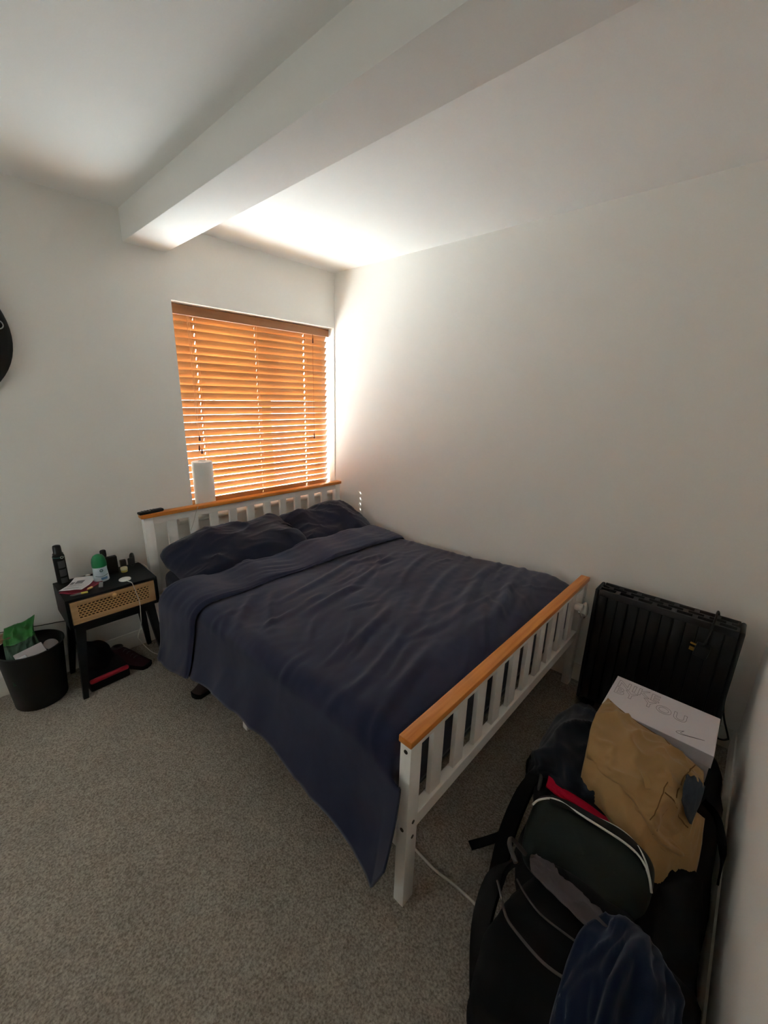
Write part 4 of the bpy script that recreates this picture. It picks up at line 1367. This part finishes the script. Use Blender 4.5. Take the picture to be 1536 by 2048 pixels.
# ------------------------------------------------------------------ green wash bag
gb = thing('wash_bag', (-1.215, -2.44, .20), 'dark green wash bag with white piping open at the top', 'wash bag')
gc, gsz, grot = (-1.205, -2.437, .295), (.21, .31, .165), (math.radians(-2), math.radians(-35), math.radians(6))
MB().grid(superq(gc, gsz, .5, .5, 48, 26, grot, .006, 6, 12)).build('body', 'washgreen', gb, smooth=180)
MB().tube([(-1.221, -2.286, .377), (-1.209, -2.297, .393), (-1.194, -2.322, .407), (-1.187, -2.354, .413), (-1.189, -2.395, .414), (-1.188, -2.452, .415), (-1.186, -2.512, .413), (-1.190, -2.549, .404), (-1.202, -2.574, .382), (-1.214, -2.588, .351)], .0030, 7, 4).build('piping', 'piping', gb, smooth=60)
MB().tube([(-1.194, -2.322, .407), (-1.182, -2.372, .415), (-1.168, -2.422, .412), (-1.158, -2.488, .416), (-1.167, -2.531, .414), (-1.185, -2.560, .400), (-1.206, -2.579, .376), (-1.214, -2.588, .351)], .0024, 7, 4).build('piping', 'piping', gb, smooth=60)
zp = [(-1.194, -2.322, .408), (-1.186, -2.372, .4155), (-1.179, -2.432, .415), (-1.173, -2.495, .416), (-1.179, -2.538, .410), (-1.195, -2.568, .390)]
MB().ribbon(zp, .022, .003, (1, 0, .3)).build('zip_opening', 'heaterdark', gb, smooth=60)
def sq_ring(c, size, e1, e2, rot, v, grow=1.0, n=60, u0=-math.pi, u1=math.pi):
    R = Euler(rot).to_matrix()
    sp = lambda t, e: math.copysign(abs(t) ** e, t)
    out = []
    for u in np.linspace(u0, u1, n):
        p = Vector((sp(math.cos(v), e1) * sp(math.cos(u), e2) * size[0] / 2 * grow, sp(math.cos(v), e1) * sp(math.sin(u), e2) * size[1] / 2 * grow, sp(math.sin(v), e1) * size[2] / 2 * grow))
        out.append(R @ p + Vector(c))
    return out

# ------------------------------------------------------------------ front backpack
fb = thing('black_backpack', (-1.53, -2.50, 0), 'black backpack with grey piping and half open top nearest the camera', 'backpack')
fc, fs_, frt = (-1.485, -2.515, .20), (.38, .37, .40), (0, math.radians(4), math.radians(-14))
MB().grid(superq(fc, fs_, .5, .5, 60, 30, frt, .02, 6, 15)).build('main_body', 'darkfabric', fb, smooth=180)
R = Euler(frt).to_matrix()
MB().tube([(-1.455, -2.300, .352), (-1.475, -2.315, .364), (-1.533, -2.357, .396), (-1.553, -2.394, .409), (-1.564, -2.452, .414), (-1.556, -2.502, .415), (-1.548, -2.535, .417)], .0030, 7, 5).build('piping', 'greypipe', fb, smooth=60)
MB().tube([(-1.440, -2.340, .385), (-1.463, -2.37, .396), (-1.487, -2.414, .413), (-1.487, -2.467, .417), (-1.480, -2.52, .416)], .0022, 7, 5).build('piping', 'greypipe', fb, smooth=60)
net = [[(-1.30, -2.335, .30), (-1.31, -2.40, .315), (-1.32, -2.47, .315), (-1.33, -2.53, .30)],
       [(-1.36, -2.34, .375), (-1.37, -2.40, .40), (-1.38, -2.47, .402), (-1.39, -2.54, .385)],
       [(-1.41, -2.36, .402), (-1.43, -2.41, .416), (-1.44, -2.48, .418), (-1.45, -2.55, .412)]]
MB().grid(crumple(patch(net, 26, 30), .016, 2.5, 3, 111)).build('mesh_lining', 'mesh', fb, smooth=180, solid=.004)
MB().ribbon([(-1.36, -2.315, .34), (-1.42, -2.285, .31), (-1.48, -2.285, .22), (-1.53, -2.315, .13), (-1.57, -2.355, .05), (-1.58, -2.40, .012)], .05, .012, (.3, -.6, .8)).build('shoulder_strap', 'darkfabric2', fb, smooth=60)
MB().tube([(-1.33, -2.32, .33), (-1.345, -2.285, .365), (-1.375, -2.29, .38), (-1.40, -2.32, .375)], .006, 8, 6).build('grab_handle', 'greypipe', fb, smooth=60)

# ------------------------------------------------------------------ blue garment
net = [[(-1.375, -2.52, .395), (-1.37, -2.57, .42), (-1.38, -2.63, .40), (-1.40, -2.68, .34)],
       [(-1.46, -2.49, .42), (-1.455, -2.565, .46), (-1.46, -2.64, .43), (-1.47, -2.695, .35)],
       [(-1.58, -2.49, .41), (-1.57, -2.56, .465), (-1.57, -2.64, .44), (-1.57, -2.70, .34)],
       [(-1.70, -2.51, .36), (-1.69, -2.57, .43), (-1.68, -2.64, .41), (-1.68, -2.70, .30)],
       [(-1.79, -2.53, .22), (-1.79, -2.58, .27), (-1.78, -2.65, .26), (-1.77, -2.70, .18)]]
P = patch(net, 60, 50)
o = MB().grid(crumple(P, .026, 1.6, 5.0, 121, .3, .05)).build('blue_jeans', 'bluecloth', smooth=180, solid=.008)
tag(o, 'blue denim garment draped over the nearest backpack', 'garment')

# tidy helper properties
for o in bpy.data.objects:
    for k_ in ('_org', '_lv'):
        if k_ in o:
            del o[k_]
